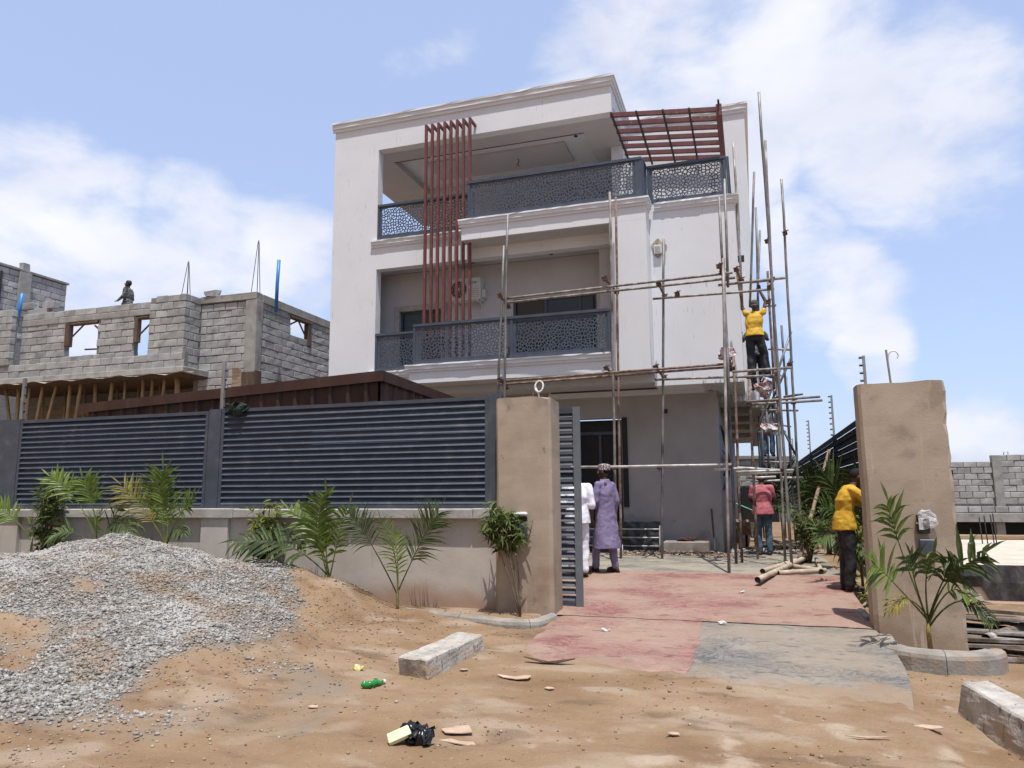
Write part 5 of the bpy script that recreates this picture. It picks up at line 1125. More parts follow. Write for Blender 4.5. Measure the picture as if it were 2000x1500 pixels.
TEXL = bpy.data.textures.new('long_folds', 'CLOUDS'); TEXL.noise_scale = .16; TEXL.noise_depth = 2
def skinmesh(mb, name, mat, parent, vox, smooth=4, fold=0.0, tex=None):
    me = mb.mesh(name); me.materials.append(mat); o = obj(name, me, parent)
    r = o.modifiers.new('union', 'REMESH'); r.mode = 'VOXEL'; r.voxel_size = vox; r.use_smooth_shade = True
    s = o.modifiers.new('smooth', 'SMOOTH'); s.factor = .5; s.iterations = smooth
    if fold:
        d = o.modifiers.new('folds', 'DISPLACE'); d.texture = tex or TEX; d.strength = fold; d.mid_level = .5; d.texture_coords = 'LOCAL'
    return o
def hand(mb, wrist, d, palm_n, curl=.5, s=1.0):
    # palm and five separate fingers; d = direction of the fingers, palm_n = way the palm faces
    w, d, n = Vector(wrist), Vector(d).normalized(), Vector(palm_n).normalized(); n = (n-d*n.dot(d)).normalized(); u = d.cross(n)
    cap(mb, w, w+d*.045*s, .027*s, .034*s, 10); 
    for k, (off, ln) in enumerate(((-.032, .070), (-.011, .080), (.011, .075), (.031, .058))):
        b = w + d*.075*s + u*off*s; cap(mb, w+d*.03*s+u*off*.7*s, b, .014*s, .012*s, 8); q = b; dd = d.copy()
        for j in range(3):
            dd = (dd*math.cos(curl) + n*math.sin(curl)).normalized(); q2 = q+dd*ln*s/3*1.15; cap(mb, q, q2, .0095*s, .0085*s, 8); q = q2
    t0 = w + d*.02*s - u*.03*s; t1 = t0 + (d*.5-u*.7+n*.3).normalized()*.04*s; t2 = t1 + (d*.8-u*.1+n*.5).normalized()*.035*s
    cap(mb, t0, t1, .013*s, .011*s, 8); cap(mb, t1, t2, .011*s, .009*s, 8)
def head(mb, c, yaw=0.0, pitch=0.0, s=1.0):
    # skull, jaw, nose, lips, brow and ears; looks along +Y before yaw
    Mx = Matrix.Rotation(yaw, 3, 'Z') @ Matrix.Rotation(pitch, 3, 'X'); c = Vector(c)
    def P(x, y, z): return c + Mx @ Vector((x*s, y*s, z*s))
    mb.ball(c+Mx @ Vector((0, -.012*s, .02*s)), .074*s, .092*s, .098*s, 16, 12, Mx); mb.ball(P(0, .022, -.045), .056*s, .062*s, .070*s, 14, 10, Mx)
    cap(mb, P(0, .088, .0), P(0, .104, -.028), .010*s, .016*s, 8); cap(mb, P(-.02, .080, -.060), P(.02, .080, -.060), .011*s, .011*s, 8); cap(mb, P(-.035, .076, .025), P(.035, .076, .025), .013*s, .013*s, 8)
    for sx in (-1, 1): mb.ball(P(sx*.077, -.01, -.005), .012*s, .022*s, .032*s, 8, 6, Mx)
    return P
def eyes(parent, P, s=1.0):
    m = MB(); m2 = MB()
    for sx in (-1, 1): m.ball(P(sx*.031, .074, .002), .013, .011, .010, 8, 6); m2.ball(P(sx*.031, .085, .002), .006, .003, .006, 8, 6)
    o = m.build('eye', flat('eye white', (.6,.58,.55), .3), parent); o.parent = parent
    m2.build('pupil', M_dark, o)
def person(label, loc, rz, J, cloth, hairm='hair', head_yaw=0.0, head_pitch=0.0, hands=None, vox=.0085, sc=1.0):
    """J: joints in local coordinates (faces +Y, x to its right); cloth: list of builders"""
    t = thing('person', label, 'person', loc, world=False, rz=rz)
    t.scale = (sc, sc, sc)
    b = MB(); hip = Vector(J['hip']); chest = Vector(J['chest']); neck = Vector(J['neck']); hd = Vector(J['head'])
    tw = J.get('twist', 0)
    stack(b, [(hip+Vector((0,0,-.10)), .12, .085, 0), (hip, .155, .105, 0), (hip.lerp(chest, .4), .135, .095, tw*.4), (chest, .165, .108, tw), (chest.lerp(neck, .55), .175, .098, tw), (chest.lerp(neck, .85), .12, .075, tw), (neck, .058, .058, tw)])
    cap(b, neck+Vector((0,0,-.05)), hd+Vector((0,-.01,-.06)), .056, .052)
    P = head(b, hd, head_yaw, head_pitch)
    for sd in 'LR':
        sh, el, wr = (Vector(J[k+sd]) for k in ('sh', 'el', 'wr')); cap(b, chest.lerp(neck, .6), sh+Vector((0,0,-.02)), .058, .044); cap(b, sh+Vector((0,0,-.02)), el, .046, .038); cap(b, el, wr, .041, .027)
        hh = (hands or {}).get(sd, ((wr-el), (0, 1, 0), .35)); hand(b, wr, *hh)
        hp_, kn, an, to = (Vector(J[k+sd]) for k in ('hp', 'kn', 'an', 'to')); cap(b, hp_, kn, .082, .056); cap(b, kn, an, .054, .036)
        cap(b, an+Vector((0,0,-.02)), to, .036, .028)
        heel = an + (an-to).normalized()*.035 + Vector((0, 0, -.045)); cap(b, an, heel, .034, .03); cap(b, heel, Vector((to.x, to.y, heel.z)), .03, .026)
    skinmesh(b, 'body', M_skin, t, vox, 3); eyes(t, P)
    if hairm == 'hair':
        h = MB(); h.ball(P(0, -.022, .032), .080, .094, .092, 16, 10, Matrix.Rotation(head_yaw, 3, 'Z')); 
        skinmesh(h, 'hair', M_hair, t, .012, 2)
    for fn in cloth: fn(t, J, P)
    return t
def c_shirt(mat, sleeve='short', length=.12, loose=1.0, name='shirt', fold=.03):
    def f(t, J, P):
        m = MB(); hip, chest, neck = Vector(J['hip']), Vector(J['chest']), Vector(J['neck']); tw = J.get('twist', 0)
        stack(m, [(hip+Vector((0,0,-length)), .205*loose, .160*loose, 0), (hip+Vector((0,0,.05)), .190*loose, .142*loose, 0), (hip.lerp(chest, .5), .168*loose, .118*loose, tw*.5), (chest, .19*loose, .128*loose, tw), (chest.lerp(neck, .5), .182, .108, tw), (chest.lerp(neck, .80), .13, .082, tw), (chest.lerp(neck, .97), .078, .070, tw)])
        for sd in 'LR':
            sh, el, wr = (Vector(J[k+sd]) for k in ('sh', 'el', 'wr')); cap(m, chest.lerp(neck, .62), sh+Vector((0,0,-.015)), .072, .062)
            if sleeve == 'short': cap(m, sh+Vector((0,0,-.015)), sh.lerp(el, .62), .064, .066)
            elif sleeve == 'cut': cap(m, sh+Vector((0,0,-.015)), sh.lerp(el, .16), .058, .060)
            elif sleeve == 'elbow': cap(m, sh+Vector((0,0,-.015)), el.lerp(wr, .08), .065, .070)
            else: cap(m, sh, el, .072, .062); cap(m, el, el.lerp(wr, .93), .062, .050)
        skinmesh(m, name, mat, t, .011, 3, fold)
    return f
def c_kaftan(mat):
    def f(t, J, P):
        m = MB(); hip, chest, neck = Vector(J['hip']), Vector(J['chest']), Vector(J['neck'])
        hem = Vector((hip.x, hip.y-.03, .38))
        stack(m, [(hem, .27, .20, .15), (hem.lerp(hip, .35), .245, .175, .1), (hem.lerp(hip, .75), .215, .155, .05), (hip+Vector((0,0,.06)), .195, .14, 0), (hip.lerp(chest, .55), .185, .13, 0), (chest, .20, .135, 0), (chest.lerp(neck, .5), .182, .112, 0), (chest.lerp(neck, .80), .125, .086, 0), (chest.lerp(neck, 1.0), .085, .082, 0), (chest.lerp(neck, 1.08), .072, .074, 0)])
        for sd in 'LR':
            sh, el, wr = (Vector(J[k+sd]) for k in ('sh', 'el', 'wr')); cap(m, chest.lerp(neck, .62), sh+Vector((-.01 if sd == 'R' else .01,0,-.02)), .074, .062); cap(m, sh+Vector((0,0,-.02)), el, .062, .066); cap(m, el, el.lerp(wr, .92), .066, .058)
        skinmesh(m, 'kaftan', mat, t, .012, 3, .035, TEXL)
    return f
def c_trousers(mat, loose=1.0, low=.04, fold=.028):
    def f(t, J, P):
        m = MB(); hip = Vector(J['hip'])
        stack(m, [(hip+Vector((0,0,-.14)), .15, .115, 0), (hip, .175, .125, 0), (hip+Vector((0,0,.05)), .150, .108, 0)])
        for sd in 'LR':
            hp_, kn, an = (Vector(J[k+sd]) for k in ('hp', 'kn', 'an')); cap(m, hp_, kn, .098*loose, .076*loose); cap(m, kn, kn.lerp(an, 1-low), .076*loose, .066*loose)
        skinmesh(m, 'trousers', mat, t, .011, 3, fold)
    return f
def c_shoes(mat, sole=None, name='shoe'):
    def f(t, J, P):
        for sd in 'LR':
            m = MB(); an, to = Vector(J['an'+sd]), Vector(J['to'+sd]); h = an + (an-to).normalized()*.035; fl = to.z-.035
            cap(m, (h.x, h.y, fl+.025), (to.x, to.y, fl+.022), .036, .040); cap(m, (an.x, an.y, fl+.05), (to.x, to.y, fl+.028), .036, .036)
            skinmesh(m, name, mat, t, .010, 2)
    return f
def c_sandals(mat):
    def f(t, J, P):
        for sd in 'LR':
            an, to = Vector(J['an'+sd]), Vector(J['to'+sd]); d = (to-an); d.z = 0; d.normalize(); s = Vector((-d.y, d.x, 0)); fl = to.z-.047; m = MB()
            h = an-d*.06; e = to+d*.045; pts = [(h+s*.032), (an+s*.036), (to+s*.046), (e+s*.02), (e-s*.02), (to-s*.044), (an-s*.034), (h-s*.032)]
            m.prism([(p.x, p.y) for p in pts], 'z', fl, fl+.02); c = an.lerp(to, .6)
            m.path([c+s*.044+Vector((0,0,fl-c.z+.015)), c+s*.03+Vector((0,0,fl-c.z+.065)), c-s*.03+Vector((0,0,fl-c.z+.065)), c-s*.044+Vector((0,0,fl-c.z+.015))], .014, 6, flat=2.2)
            m.build('sandal', mat, t)
    return f
def c_cap(mat, brim=True, name='cap', tall=.055):
    def f(t, J, P):
        m = MB(); pts = []
        c0 = P(0, -.012, .03); up = (P(0, -.012, .13)-c0).normalized(); fw = (P(0, .1, .03)-P(0, 0, .03)).normalized(); rt = fw.cross(up)
        n = 20; rings = [(0, 1.04), (tall*.8, 1.05), (tall*1.5, .92), (tall*2.0, .6), (tall*2.12, .05)] if brim else [(0, 1.08), (tall*1.2, 1.06), (tall*1.5, 1.02), (tall*1.7, .75), (tall*1.85, .05)]
        for (h, k) in rings:
            for a in range(n):
                th = 2*math.pi*a/n; m.v.append(tuple(c0+up*h+rt*(.078*k*math.cos(th))+fw*(.094*k*math.sin(th)-.006)))
        for i in range(len(rings)-1):
            for a in range(n): b = (a+1) % n; m.f.append((i*n+a, i*n+b, (i+1)*n+b, (i+1)*n+a))
        if brim:
            o = len(m.v)
            for i in range(9):
                th = math.pi*(.18+.64*i/8); m.v += [tuple(c0+up*.005+rt*(.08*math.cos(th))+fw*(.09*math.sin(th))), tuple(c0-up*.012+rt*(.085*math.cos(th))+fw*(.09*math.sin(th)+.075*math.sin(math.pi*i/8)**.6))]
            for i in range(8): m.f.append((o+i*2, o+i*2+1, o+i*2+3, o+i*2+2))
        m.build(name, mat, t, smooth=True)
    return f
def stand(**kw):
    J = dict(hip=(0,0,.94), chest=(0,0,1.24), neck=(0,.0,1.47), head=(0,.025,1.60), shL=(-.185,0,1.41), shR=(.185,0,1.41), elL=(-.225,-.02,1.13), elR=(.225,-.02,1.13), wrL=(-.235,.07,.90), wrR=(.235,.07,.90),
             hpL=(-.09,0,.90), hpR=(.09,0,.90), knL=(-.10,.02,.49), knR=(.10,.02,.49), anL=(-.10,-.02,.085), anR=(.10,-.02,.085), toL=(-.11,.14,.047), toR=(.11,.14,.047))
    J.update(kw); return J
M_purple = pmat('lilac kaftan cloth', [(.155,.125,.21), (.19,.155,.25), (.22,.185,.285)], scale=60, rough=.7, bump=.5, bscale=9, bdist=.03, stretch=(1.6,1.6,.5), coords='obj', detail=2)
M_whitec = pmat('white cotton', [(.66,.66,.70), (.76,.76,.80)], scale=8, rough=.8, bump=.5, bscale=10, bdist=.025, stretch=(1.5,1.5,.6), coords='obj')
M_pink = pmat('washed pink cotton', [(.36,.10,.125), (.43,.13,.155), (.48,.17,.19)], scale=7, rough=.85, bump=.5, bscale=9, bdist=.025, coords='obj')
M_yel = pmat('yellow jersey', [(.40,.225,.015), (.52,.30,.025), (.60,.38,.04)], scale=6, rough=.65, bump=.6, bscale=9, bdist=.03, coords='obj')
M_jean = pmat('blue denim', [(.035,.06,.095), (.06,.095,.14), (.10,.14,.185)], scale=9, rough=.85, bump=.5, bscale=12, bdist=.02, coords='obj')
M_blackc = pmat('black track cloth', [(.010,.010,.012), (.018,.018,.021), (.030,.030,.034)], scale=8, rough=.7, bump=.6, bscale=9, bdist=.03, coords='obj')
M_greyc = pmat('grey camouflage cloth', [(.035,.035,.033), (.09,.09,.085), (.20,.20,.19)], scale=22, rough=.85, bump=.4, bscale=10, coords='obj', detail=2, pos=(.4,.6))
M_leath = pmat('brown leather', [(.025,.012,.008), (.05,.025,.016)], scale=10, rough=.4, bump=.1)
M_capw = pmat('woven cap', [(.05,.02,.025), (.62,.58,.56), (.09,.03,.04)], scale=42, rough=.85, bump=.3, coords='obj', detail=1, pos=(.42,.58))
# man in the lilac kaftan, walking in from the gate
J = stand(anL=(-.07,.17,.085), toL=(-.08,.33,.047), knL=(-.085,.13,.50), anR=(.07,-.13,.085), toR=(.08,.03,.047), knR=(.085,-.02,.49), elL=(-.23,.02,1.14), wrL=(-.20,.20,.95), elR=(.23,-.04,1.13), wrR=(.23,.04,.90))
person('man in a long lilac kaftan and patterned cap walking in through the gate', (-2.39, 12.45, gz(-2.42, 12.42, False)+.02), R(62), J, [c_trousers(M_purple, .92), c_kaftan(M_purple), c_sandals(M_leath), c_cap(M_capw, False, 'embroidered_cap', .06)], head_yaw=R(18), sc=1.03)
J = stand(anL=(-.10,.10,.085), toL=(-.11,.26,.047), elR=(.235,-.03,1.13), wrR=(.225,.06,.90))
person('man dressed in white half hidden behind the sliding gate', (-2.78, 12.05, gz(-2.8, 12.05, False)+.02), R(8), J, [c_trousers(M_whitec, 1.05), c_shirt(M_whitec, 'elbow', .12, 1.06), c_shoes(M_leath)], sc=1.02)
J = stand(head=(0,.09,1.575), neck=(0,.03,1.46), chest=(0,.01,1.24), elL=(-.23,.03,1.13), elR=(.23,.05,1.13), wrL=(-.17,.26,1.06), wrR=(.17,.28,1.06))
person('man in a pink t shirt and jeans seen from behind under the scaffold', (.15, 16.7, gz(.15, 16.7, False)+.014), R(-4), J, [c_trousers(M_jean, .95), c_shirt(M_pink, 'short', .10, 1.12), c_shoes(M_leath)], head_pitch=R(-25))
J = stand(chest=(0,.03,1.23), neck=(0,.11,1.44), head=(0,.22,1.54), shL=(-.165,.09,1.38), shR=(.165,.09,1.38), elL=(-.22,.27,1.20), elR=(.22,.27,1.20), wrL=(-.12,.46,1.22), wrR=(.12,.46,1.22))
person('man in a yellow shirt bending to the side fence by the right pillar', (1.17, 11.35, base_z(.9, 11.35)+.022), R(-78), J, [c_trousers(M_blackc, 1.0), c_shirt(M_yel, 'elbow', .12, 1.0), c_sandals(M_dark)], head_pitch=R(-15))
# worker reaching up on the scaffold: stands on the ledgers, both hands on the tube above
J = stand(hip=(-.03,0,.95), chest=(-.03,.02,1.25), neck=(-.01,.05,1.49), head=(.0,.06,1.61), shL=(-.19,.03,1.46), shR=(.18,.03,1.46), elL=(-.30,.10,1.70), elR=(.24,.12,1.72), wrL=(-.27,.16,1.97), wrR=(.13,.18,1.98),
          anL=(-.13,.02,.085), toL=(-.15,.17,.047), knL=(-.13,.05,.50), hpL=(-.12,0,.91), hpR=(.06,0,.91), anR=(.20,-.02,.085), toR=(.26,.12,.047), knR=(.15,.06,.50))
person('worker in a yellow jersey and grey cap reaching up on the corner scaffold', (.22, 17.0, 4.10), R(0), J, [c_trousers(M_blackc, 1.12), c_shirt(M_yel, 'cut', .02, 1.02), c_shoes(M_dark), c_cap(pmat('grey cap cloth', [(.05,.055,.055), (.10,.105,.10)], scale=9, rough=.9, bump=.3), True)], head_yaw=R(170), head_pitch=R(-10), hands={'L': ((0, .25, 1), (0, -1, .2), .75), 'R': ((-.1, .25, 1), (0, -1, .2), .75)}, sc=1.02)
J = stand(elL=(-.30,.05,1.22), wrL=(-.30,.22,1.36), elR=(.30,.08,1.25), wrR=(.22,.28,1.35), head=(.1,.06,1.58))
person('worker in dark clothes behind the man in the yellow jersey', (.22, 17.75, 3.94), R(12), J, [c_trousers(M_blackc, 1.05), c_shirt(M_greyc, 'short', .1, 1.02), c_shoes(M_dark)], hands={'L': ((0, .3, 1), (0, -1, 0), .7), 'R': ((0, .3, 1), (0, -1, 0), .7)}, sc=.95)
J = stand(elL=(-.26,.1,1.25), wrL=(-.2,.3,1.4))
person('worker in jeans lower down on the far scaffold behind the bags', (.42, 20.7, 2.55), R(-10), J, [c_trousers(M_jean, 1.0), c_shirt(M_greyc, 'short', .1, 1.02), c_shoes(M_dark)])
J = stand(elL=(-.25,.02,1.14), wrL=(-.20,.20,1.02), elR=(.25,-.02,1.14), wrR=(.22,.18,1.02))
person('man in a cap and grey camouflage top standing behind the unfinished block wall', (-19.72, 19.05, 7.10), R(108), J, [c_trousers(M_blackc), c_shirt(M_greyc, 'long', .1, 1.08), c_shoes(M_dark), c_cap(M_dark, True)])
# ================================================================ SMALL THINGS
M_card = pmat('torn cardboard', [(.30,.20,.13), (.42,.30,.215), (.50,.38,.29)], scale=6, rough=.9, bump=.3, bscale=30)
M_cardd = pmat('dark bark', [(.05,.028,.02), (.10,.06,.045)], scale=9, rough=.95, bump=.5)
def scrap(label, x, y, pts, mat, th=.006, curl=.03, name='cardboard_scrap', cat='cardboard', rz=0):
    m = MB(); n = len(pts); z0 = gz(x, y)+.012
    c, s = math.cos(rz), math.sin(rz); top = []
    for (a, b) in pts: top.append((x+a*c-b*s, y+a*s+b*c, z0+curl*(a*a*6)+random.uniform(0, .006)))
    cen = (x, y, z0+.008)
    m.v = [cen]+top+[(cen[0], cen[1], cen[2]-th)]+[(p[0], p[1], p[2]-th) for p in top]
    for i in range(n): j = (i+1) % n; m.f += [(0, 1+i, 1+j), (n+1, n+2+j, n+2+i), (1+i, n+2+i, n+2+j, 1+j)]
    return tag(m.build(name, mat, base=(x, y, z0)), label, cat)
scrap('curled tan cardboard strip on the dirt below the driveway edge', -2.10, 6.48, [(-.16,.0), (-.08,-.05), (.05,-.06), (.15,-.05), (.16,.03), (.10,.07), (.03,.02), (-.06,.03)], M_card, curl=.10)
scrap('torn triangle of cardboard near the black plastic bag', -2.02, 4.98, [(-.11,-.02), (-.06,-.07), (.04,-.05), (.12,-.02), (.04,.12), (-.02,.11)], M_card)
scrap('ragged lower piece of cardboard near the black plastic bag', -1.95, 4.84, [(-.14,-.02), (-.05,-.03), (.08,-.05), (.13,-.03), (.09,.03), (.0,.02), (-.08,.05)], M_card)
scrap('dark strip of bark lying at the corner of the red driveway', -1.92, 7.02, [(-.24,-.03), (-.05,-.05), (.10,-.04), (.24,.0), (.25,.02), (.0,.01), (-.22,.0)], M_cardd, curl=.12, name='bark_strip', cat='bark')
scrap('flat leaf shaped cardboard at the lower middle of the road', -.28, 4.62, [(-.12,.0), (-.05,-.05), (.05,-.06), (.11,-.03), (.04,.03), (-.06,.05)], M_card)
scrap('thin pale cardboard sliver in front of the grey driveway', .05, 4.78, [(-.12,-.01), (.0,-.03), (.12,-.02), (.12,.01), (.0,.02), (-.1,.02)], M_card)
scrap('small crumpled paper beside the lower cardboard leaf', -.02, 4.45, [(-.05,-.02), (.02,-.04), (.06,.0), (.02,.04), (-.03,.03)], M_card)
scrap('long dry palm strip on the road before the grey driveway', .62, 5.55, [(-.14,-.01), (.0,-.015), (.14,.03), (.13,.04), (.0,.0)], M_card, name='dry_leaf', cat='leaf')
scrap('scrap of tan board beside the right kerb block', 1.05, 6.02, [(-.10,-.03), (.02,-.05), (.10,-.02), (.09,.03), (-.02,.03)], M_card)
for i, (x, y, lb) in enumerate(((-2.62, 6.6, 'small pale chip below the long kerb block'), (-1.7, 6.2, 'small tan chip left of the pale sand patch'), (-3.3, 5.2, 'tan chip on the bare road left of the bag'), (.7, 4.5, 'pale chip at the lower right of the road'), (-.6, 5.3, 'thin brown chip near the middle of the road'))):
    scrap(lb, x, y, [(-.04,-.01), (.0,-.03), (.05,-.01), (.03,.03), (-.02,.025)], M_card, name='chip', cat='chip')
# black bag with a yellow carton
bb = thing('plastic_bag', 'black plastic bag with a pale yellow carton sticking out on the road', 'bag', (-2.22, 4.64, gz(-2.22, 4.64)))
g0 = gz(-2.22, 4.64)
m = MB(); m.ball((-2.17, 4.66, g0+.05), .11, .075, .05, 34, 18); m.v = [(x+.08*nz(x*12, y*12, z*12, 4), y+.07*nz(x*12, y*12, z*12+4, 4), max(g0+.004, z+.08*nz(x*12, y*12, z*12+8, 4))) for x, y, z in m.v]
M_poly = flat('black polythene', (.010,.010,.012), .25, 0, .5); m.build('bag', M_poly, bb, smooth=True)
me = MB().cbox(-.075, .075, -.045, .045, -.02, .02, .004, .010).mesh('carton'); me.materials.append(pmat('pale yellow card', [(.58,.58,.30), (.66,.66,.42)], scale=5, rough=.6, bump=.05)); obj('carton', me, bb, (-.05, -.04, .06), (R(20), R(-18), R(28)))
# green bottle
gb = thing('bottle', 'crushed green plastic bottle lying on the sand', 'bottle', (-3.17, 5.9, gz(-3.17, 5.9)), world=False, rz=R(60))
M_green = flat('green pet plastic', (.02,.30,.05), .12, 0, .6); M_green.node_tree.nodes['Principled BSDF'].inputs['Transmission Weight'].default_value = .35
m = MB(); pts = [(-.10+.2*i/12, .008*math.sin(i), .035+.006*math.sin(i*1.7)) for i in range(13)]; m.path(pts, [.014,.027,.031,.022,.030,.020,.028,.019,.029,.024,.022,.012,.010], 14); m.build('bottle_body', M_green, gb, smooth=True)
m = MB(); m.path([(.105,.0,.035), (.125,.0,.035)], .016, 10); m.build('bottle_cap', M_wire, gb)
# yellow wrapper, blue cup, white scraps on the driveway
tag(crumple((-3.55, 6.32, gz(-3.55, 6.32)+.02), .06, .04, .015, .05, seed=4).build('wrapper', pmat('yellow wrapper', [(.55,.42,.05), (.6,.55,.40)], scale=20, rough=.4), base=(-3.55, 6.32, gz(-3.55, 6.32))), 'small yellow wrapper left of the green bottle', 'wrapper')
cu = thing('blue_cup', 'blue plastic cup hanging in the yellow green shrub', 'cup', (-6.48, 8.72, .82)); m = MB(); m.path([(-6.48, 8.70, .80), (-6.48, 8.70, .84), (-6.48, 8.70, .94), (-6.48, 8.70, .95)], [.05, .055, .062, .05], 16); m.build('cup', flat('blue plastic', (.02,.10,.35), .35), cu, smooth=True)
for (x, y, lb) in ((-.23, 10.9, 'white scrap of paper on the pink driveway'), (-1.62, 8.35, 'white plastic strip on the red driveway apron'), (-.42, 8.95, 'small pale stone chip on the driveway joint'), (.2, 12.5, 'white scrap beside the loose pipes')):
    tag(crumple((x, y, base_z(x, y)+.032), .045, .02, .008, .03, seed=int(x*9)).build('litter', M_wire, base=(x, y, base_z(x, y))), lb, 'litter')
tag(MB().box(-.06, .06, -.03, .03, 0, .02).build('dark_chip', M_cardd, base=(-1.05, 6.95, gz(-1.05, 6.95)+.01)), 'dark stone chip at the lower edge of the pink driveway', 'chip')
# loose pipes on the paving
M_pipe = pmat('dusty bamboo pipe', [(.26,.20,.14), (.38,.31,.23), (.50,.43,.34)], scale=5, rough=.8, bump=.25, bscale=30)
for (a, b, r, lb) in (((-.02,11.5,.36), (.95,15.6,.40), .042, 'long pipe pointing at the viewer on the grey paving'), ((.06,12.75,.36), (.98,15.9,.36), .042, 'second long pipe lying beside it on the grey paving'), ((.29,12.65,.35), (1.02,13.15,.36), .04, 'short pipe lying across the paving at right'), ((.34,14.2,.35), (1.0,13.2,.35), .038, 'thin pipe from the passage to the kerb'), ((.95,13.0,.36), (1.05,15.4,.36), .035, 'pipe lying along the right kerb')):
    n = 14; pts = [Vector(a).lerp(Vector(b), i/n) for i in range(n+1)]
    t = thing('loose_pipe', lb, 'pipe', (a[0], a[1], .3)); MB().path(pts, [r*(1.06 if i % 3 == 0 else 1) for i in range(n+1)], 12, cap=False).build('pipe', M_pipe, t, smooth=True)
    d = (Vector(b)-Vector(a)).normalized(); MB().path([Vector(a)+d*.01, Vector(a)+d*.02], r*.86, 12).build('bore', M_black, t)
lp_ = thing('leaning_pole', 'brown bamboo pole leaning on the dark side fence', 'pole', (.77, 15.9, .3)); n = 16; pts = [Vector((.77, 15.9, .30)).lerp(Vector((1.62, 17.7, 2.52)), i/n) for i in range(n+1)]
MB().path(pts, [.042*(1.1 if i % 3 == 0 else 1)*(1-.25*i/n) for i in range(n+1)], 10).build('pole', pmat('old bamboo', [(.14,.09,.055), (.24,.165,.105), (.32,.24,.16)], scale=6, rough=.75, bump=.2), lp_, smooth=True)
MB().path([(1.36, 17.1, 1.92), (1.48, 17.18, 1.98), (1.56, 17.15, 1.90)], .03, 6).build('cross_piece', M_twig, lp_)
# rubble strip along the house foot, doorstep, wrapped panels
pts = []; szs = []
for k in range(900):
    x = random.uniform(-2.9, -.35); y = 16.35+random.gauss(0, .13)-.25*ss(-1.2, -.4, x); s = random.uniform(.02, .05); pts.append((x, y, .315+random.uniform(0, .07)*max(0, 1-abs(y-16.35)*4))); szs.append(s)
stones('rubble_strip', pts, szs, pmat('brown rubble chips', [(.07,.045,.03), (.22,.16,.115), (.42,.34,.27)], scale=16, rough=.95, bump=.3, detail=2), 'strip of brown rubble along the foot of the house wall', 'rubble', .6)
tag(MB().cbox(-1.93, -.98, 16.5, 16.95, .28, .58, .02, .006).build('doorstep', M_kerb, base=(-1.45, 16.7, .28)), 'pale concrete step block against the shaded house wall', 'step')
tag(crumple((-1.45, 16.7, .61), .24, .10, .03, .05, seed=9).build('rag', pmat('maroon rag', [(.06,.025,.03), (.14,.08,.085)], scale=12, bump=.4), base=(-1.45, 16.7, .58)), 'maroon rag lying on the pale concrete step', 'rag')
wp = thing('wrapped_panels', 'metal frame of panels wrapped in black polythene beside the door', 'panels', (-2.6, 16.8, .3))
m = MB(); nn, kk = 40, 16
for j in range(kk+1):
    for i in range(nn+1):
        x = lerp(-3.9, -2.02, i/nn); z = lerp(.32, .98, j/kk); m.v.append((x, 16.78+.05*nz(x*6+z*3, z*9, 3, 4)+.12*(j/kk), z+.02*nz(x*5, z*5, 7)))
for j in range(kk):
    for i in range(nn): o = j*(nn+1)+i; m.f.append((o, o+1, o+nn+2, o+nn+1))
m.build('polythene', flat('grey black polythene', (.035,.037,.040), .32, 0, .5), wp, smooth=True)
for k, z in enumerate((.46, .64, .82)): MB().tube((-3.9, 16.66+.05*k, z), (-2.02, 16.66+.05*k, z), .016, n=6).build('rail', M_tube['b'], wp)
for x in (-2.02, -3.9): MB().tube((x, 16.62, .3), (x, 16.76, .9), .016, n=6).build('leg', M_tube['b'], wp)
tag(MB().tube((-.86, 16.75, .3), (-.92, 17.15, 1.25), .02, n=6).build('offcut_pipe', M_tube['k'], base=(-.86, 16.75, .3)), 'short pipe leaning on the shaded house wall right of the step', 'pipe')
bk = thing('plastic_jug', 'small white plastic jug beside the wrapped panels', 'jug', (-2.85, 16.3, .3)); m = MB(); m.path([(-2.85, 16.3, .30), (-2.85, 16.3, .34), (-2.85, 16.3, .5), (-2.85, 16.3, .56), (-2.85, 16.3, .60)], [.07, .085, .085, .04, .03], 14); m.build('jug', M_whitec, bk, smooth=True)
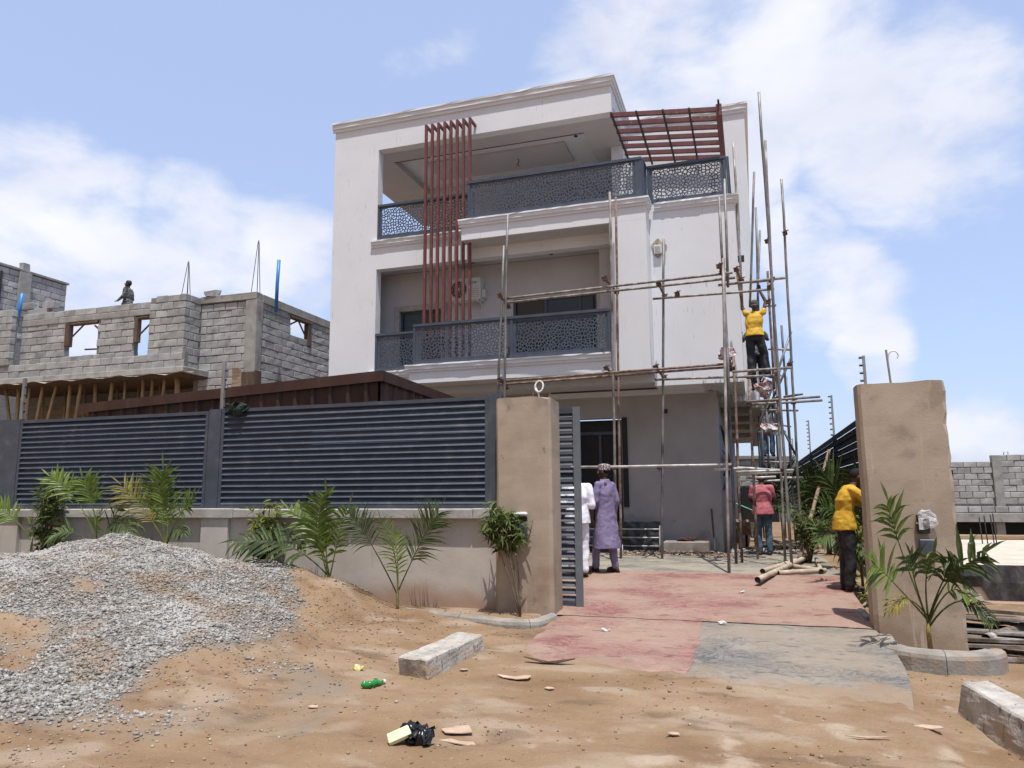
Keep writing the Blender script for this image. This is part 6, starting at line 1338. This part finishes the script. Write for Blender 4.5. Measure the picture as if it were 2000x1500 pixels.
# wheelbarrow and timber in the passage behind the man in pink
wb = thing('wheelbarrow', 'rusty wheelbarrow loaded with scrap left of the man in pink', 'wheelbarrow', (-.25, 18.0, .3))
m = MB(); tp = [(-.45,17.75,.95), (0,17.75,.95), (.02,18.6,.98), (-.45,18.6,.98)]; bt = [(-.36,17.9,.66), (-.08,17.9,.66), (-.1,18.4,.66), (-.36,18.4,.66)]
m.add(tp+bt, [(0,1,5,4),(1,2,6,5),(2,3,7,6),(3,0,4,7),(4,5,6,7)]); m.build('tray', M_tube['r'], wb)
m = MB(); m.path([(-.23+.0*math.cos(t), 18.75+.17*math.cos(t), .48+.17*math.sin(t)) for t in [i*math.pi/8 for i in range(17)]], .03, 8); m.build('wheel', M_dark, wb)
for x in (-.42, -.04): MB().tube((x, 18.7, .5), (x, 17.3, .85), .018, n=6).build('handle', M_tube['r'], wb); MB().tube((x, 17.95, .66), (x, 17.85, .3), .018, n=6).build('leg', M_tube['r'], wb)
tag(MB().tube((-.55, 17.8, 1.42), (.02, 17.6, 1.18), .014, n=6).build('green_rod', flat('green plastic', (.05,.38,.22), .5), base=(-.25, 17.7, 1.2)), 'thin green rod held out left of the man in pink', 'rod')
tag(MB().cbox(-.12, .06, 17.6, 17.66, .62, .95, .004, .02).build('timber_offcut', M_board, base=(0, 17.6, .6)), 'pale timber offcut leaning on the wheelbarrow', 'timber')
for k in range(16):
    x, y, z = .35+random.uniform(0, .5), 17.9+random.uniform(-.3, 1.2), .33+.02*(k % 6); l = random.uniform(1.0, 1.6); a = R(58+random.uniform(-12, 12))
    me = MB().cbox(-l/2, l/2, -.03, .03, -.02, .02, .005, .004).mesh('timber_batten'); me.materials.append(M_board)
    tag(obj('timber_batten', me, None, (x, y, z+.02*k/4), (0, random.uniform(-.1, .25), a)), 'weathered batten in the timber pile right of the man in pink', 'batten', 'battens piled in the passage')
pts = []; szs = []
for k in range(500):
    x = random.uniform(-.6, .9); y = random.uniform(17.0, 18.6); pts.append((x, y, .33)); szs.append(random.uniform(.02, .06))
stones('rubble_strip', pts, szs, M_stone, 'broken rubble on the passage ground around the wheelbarrow', 'rubble', .6)
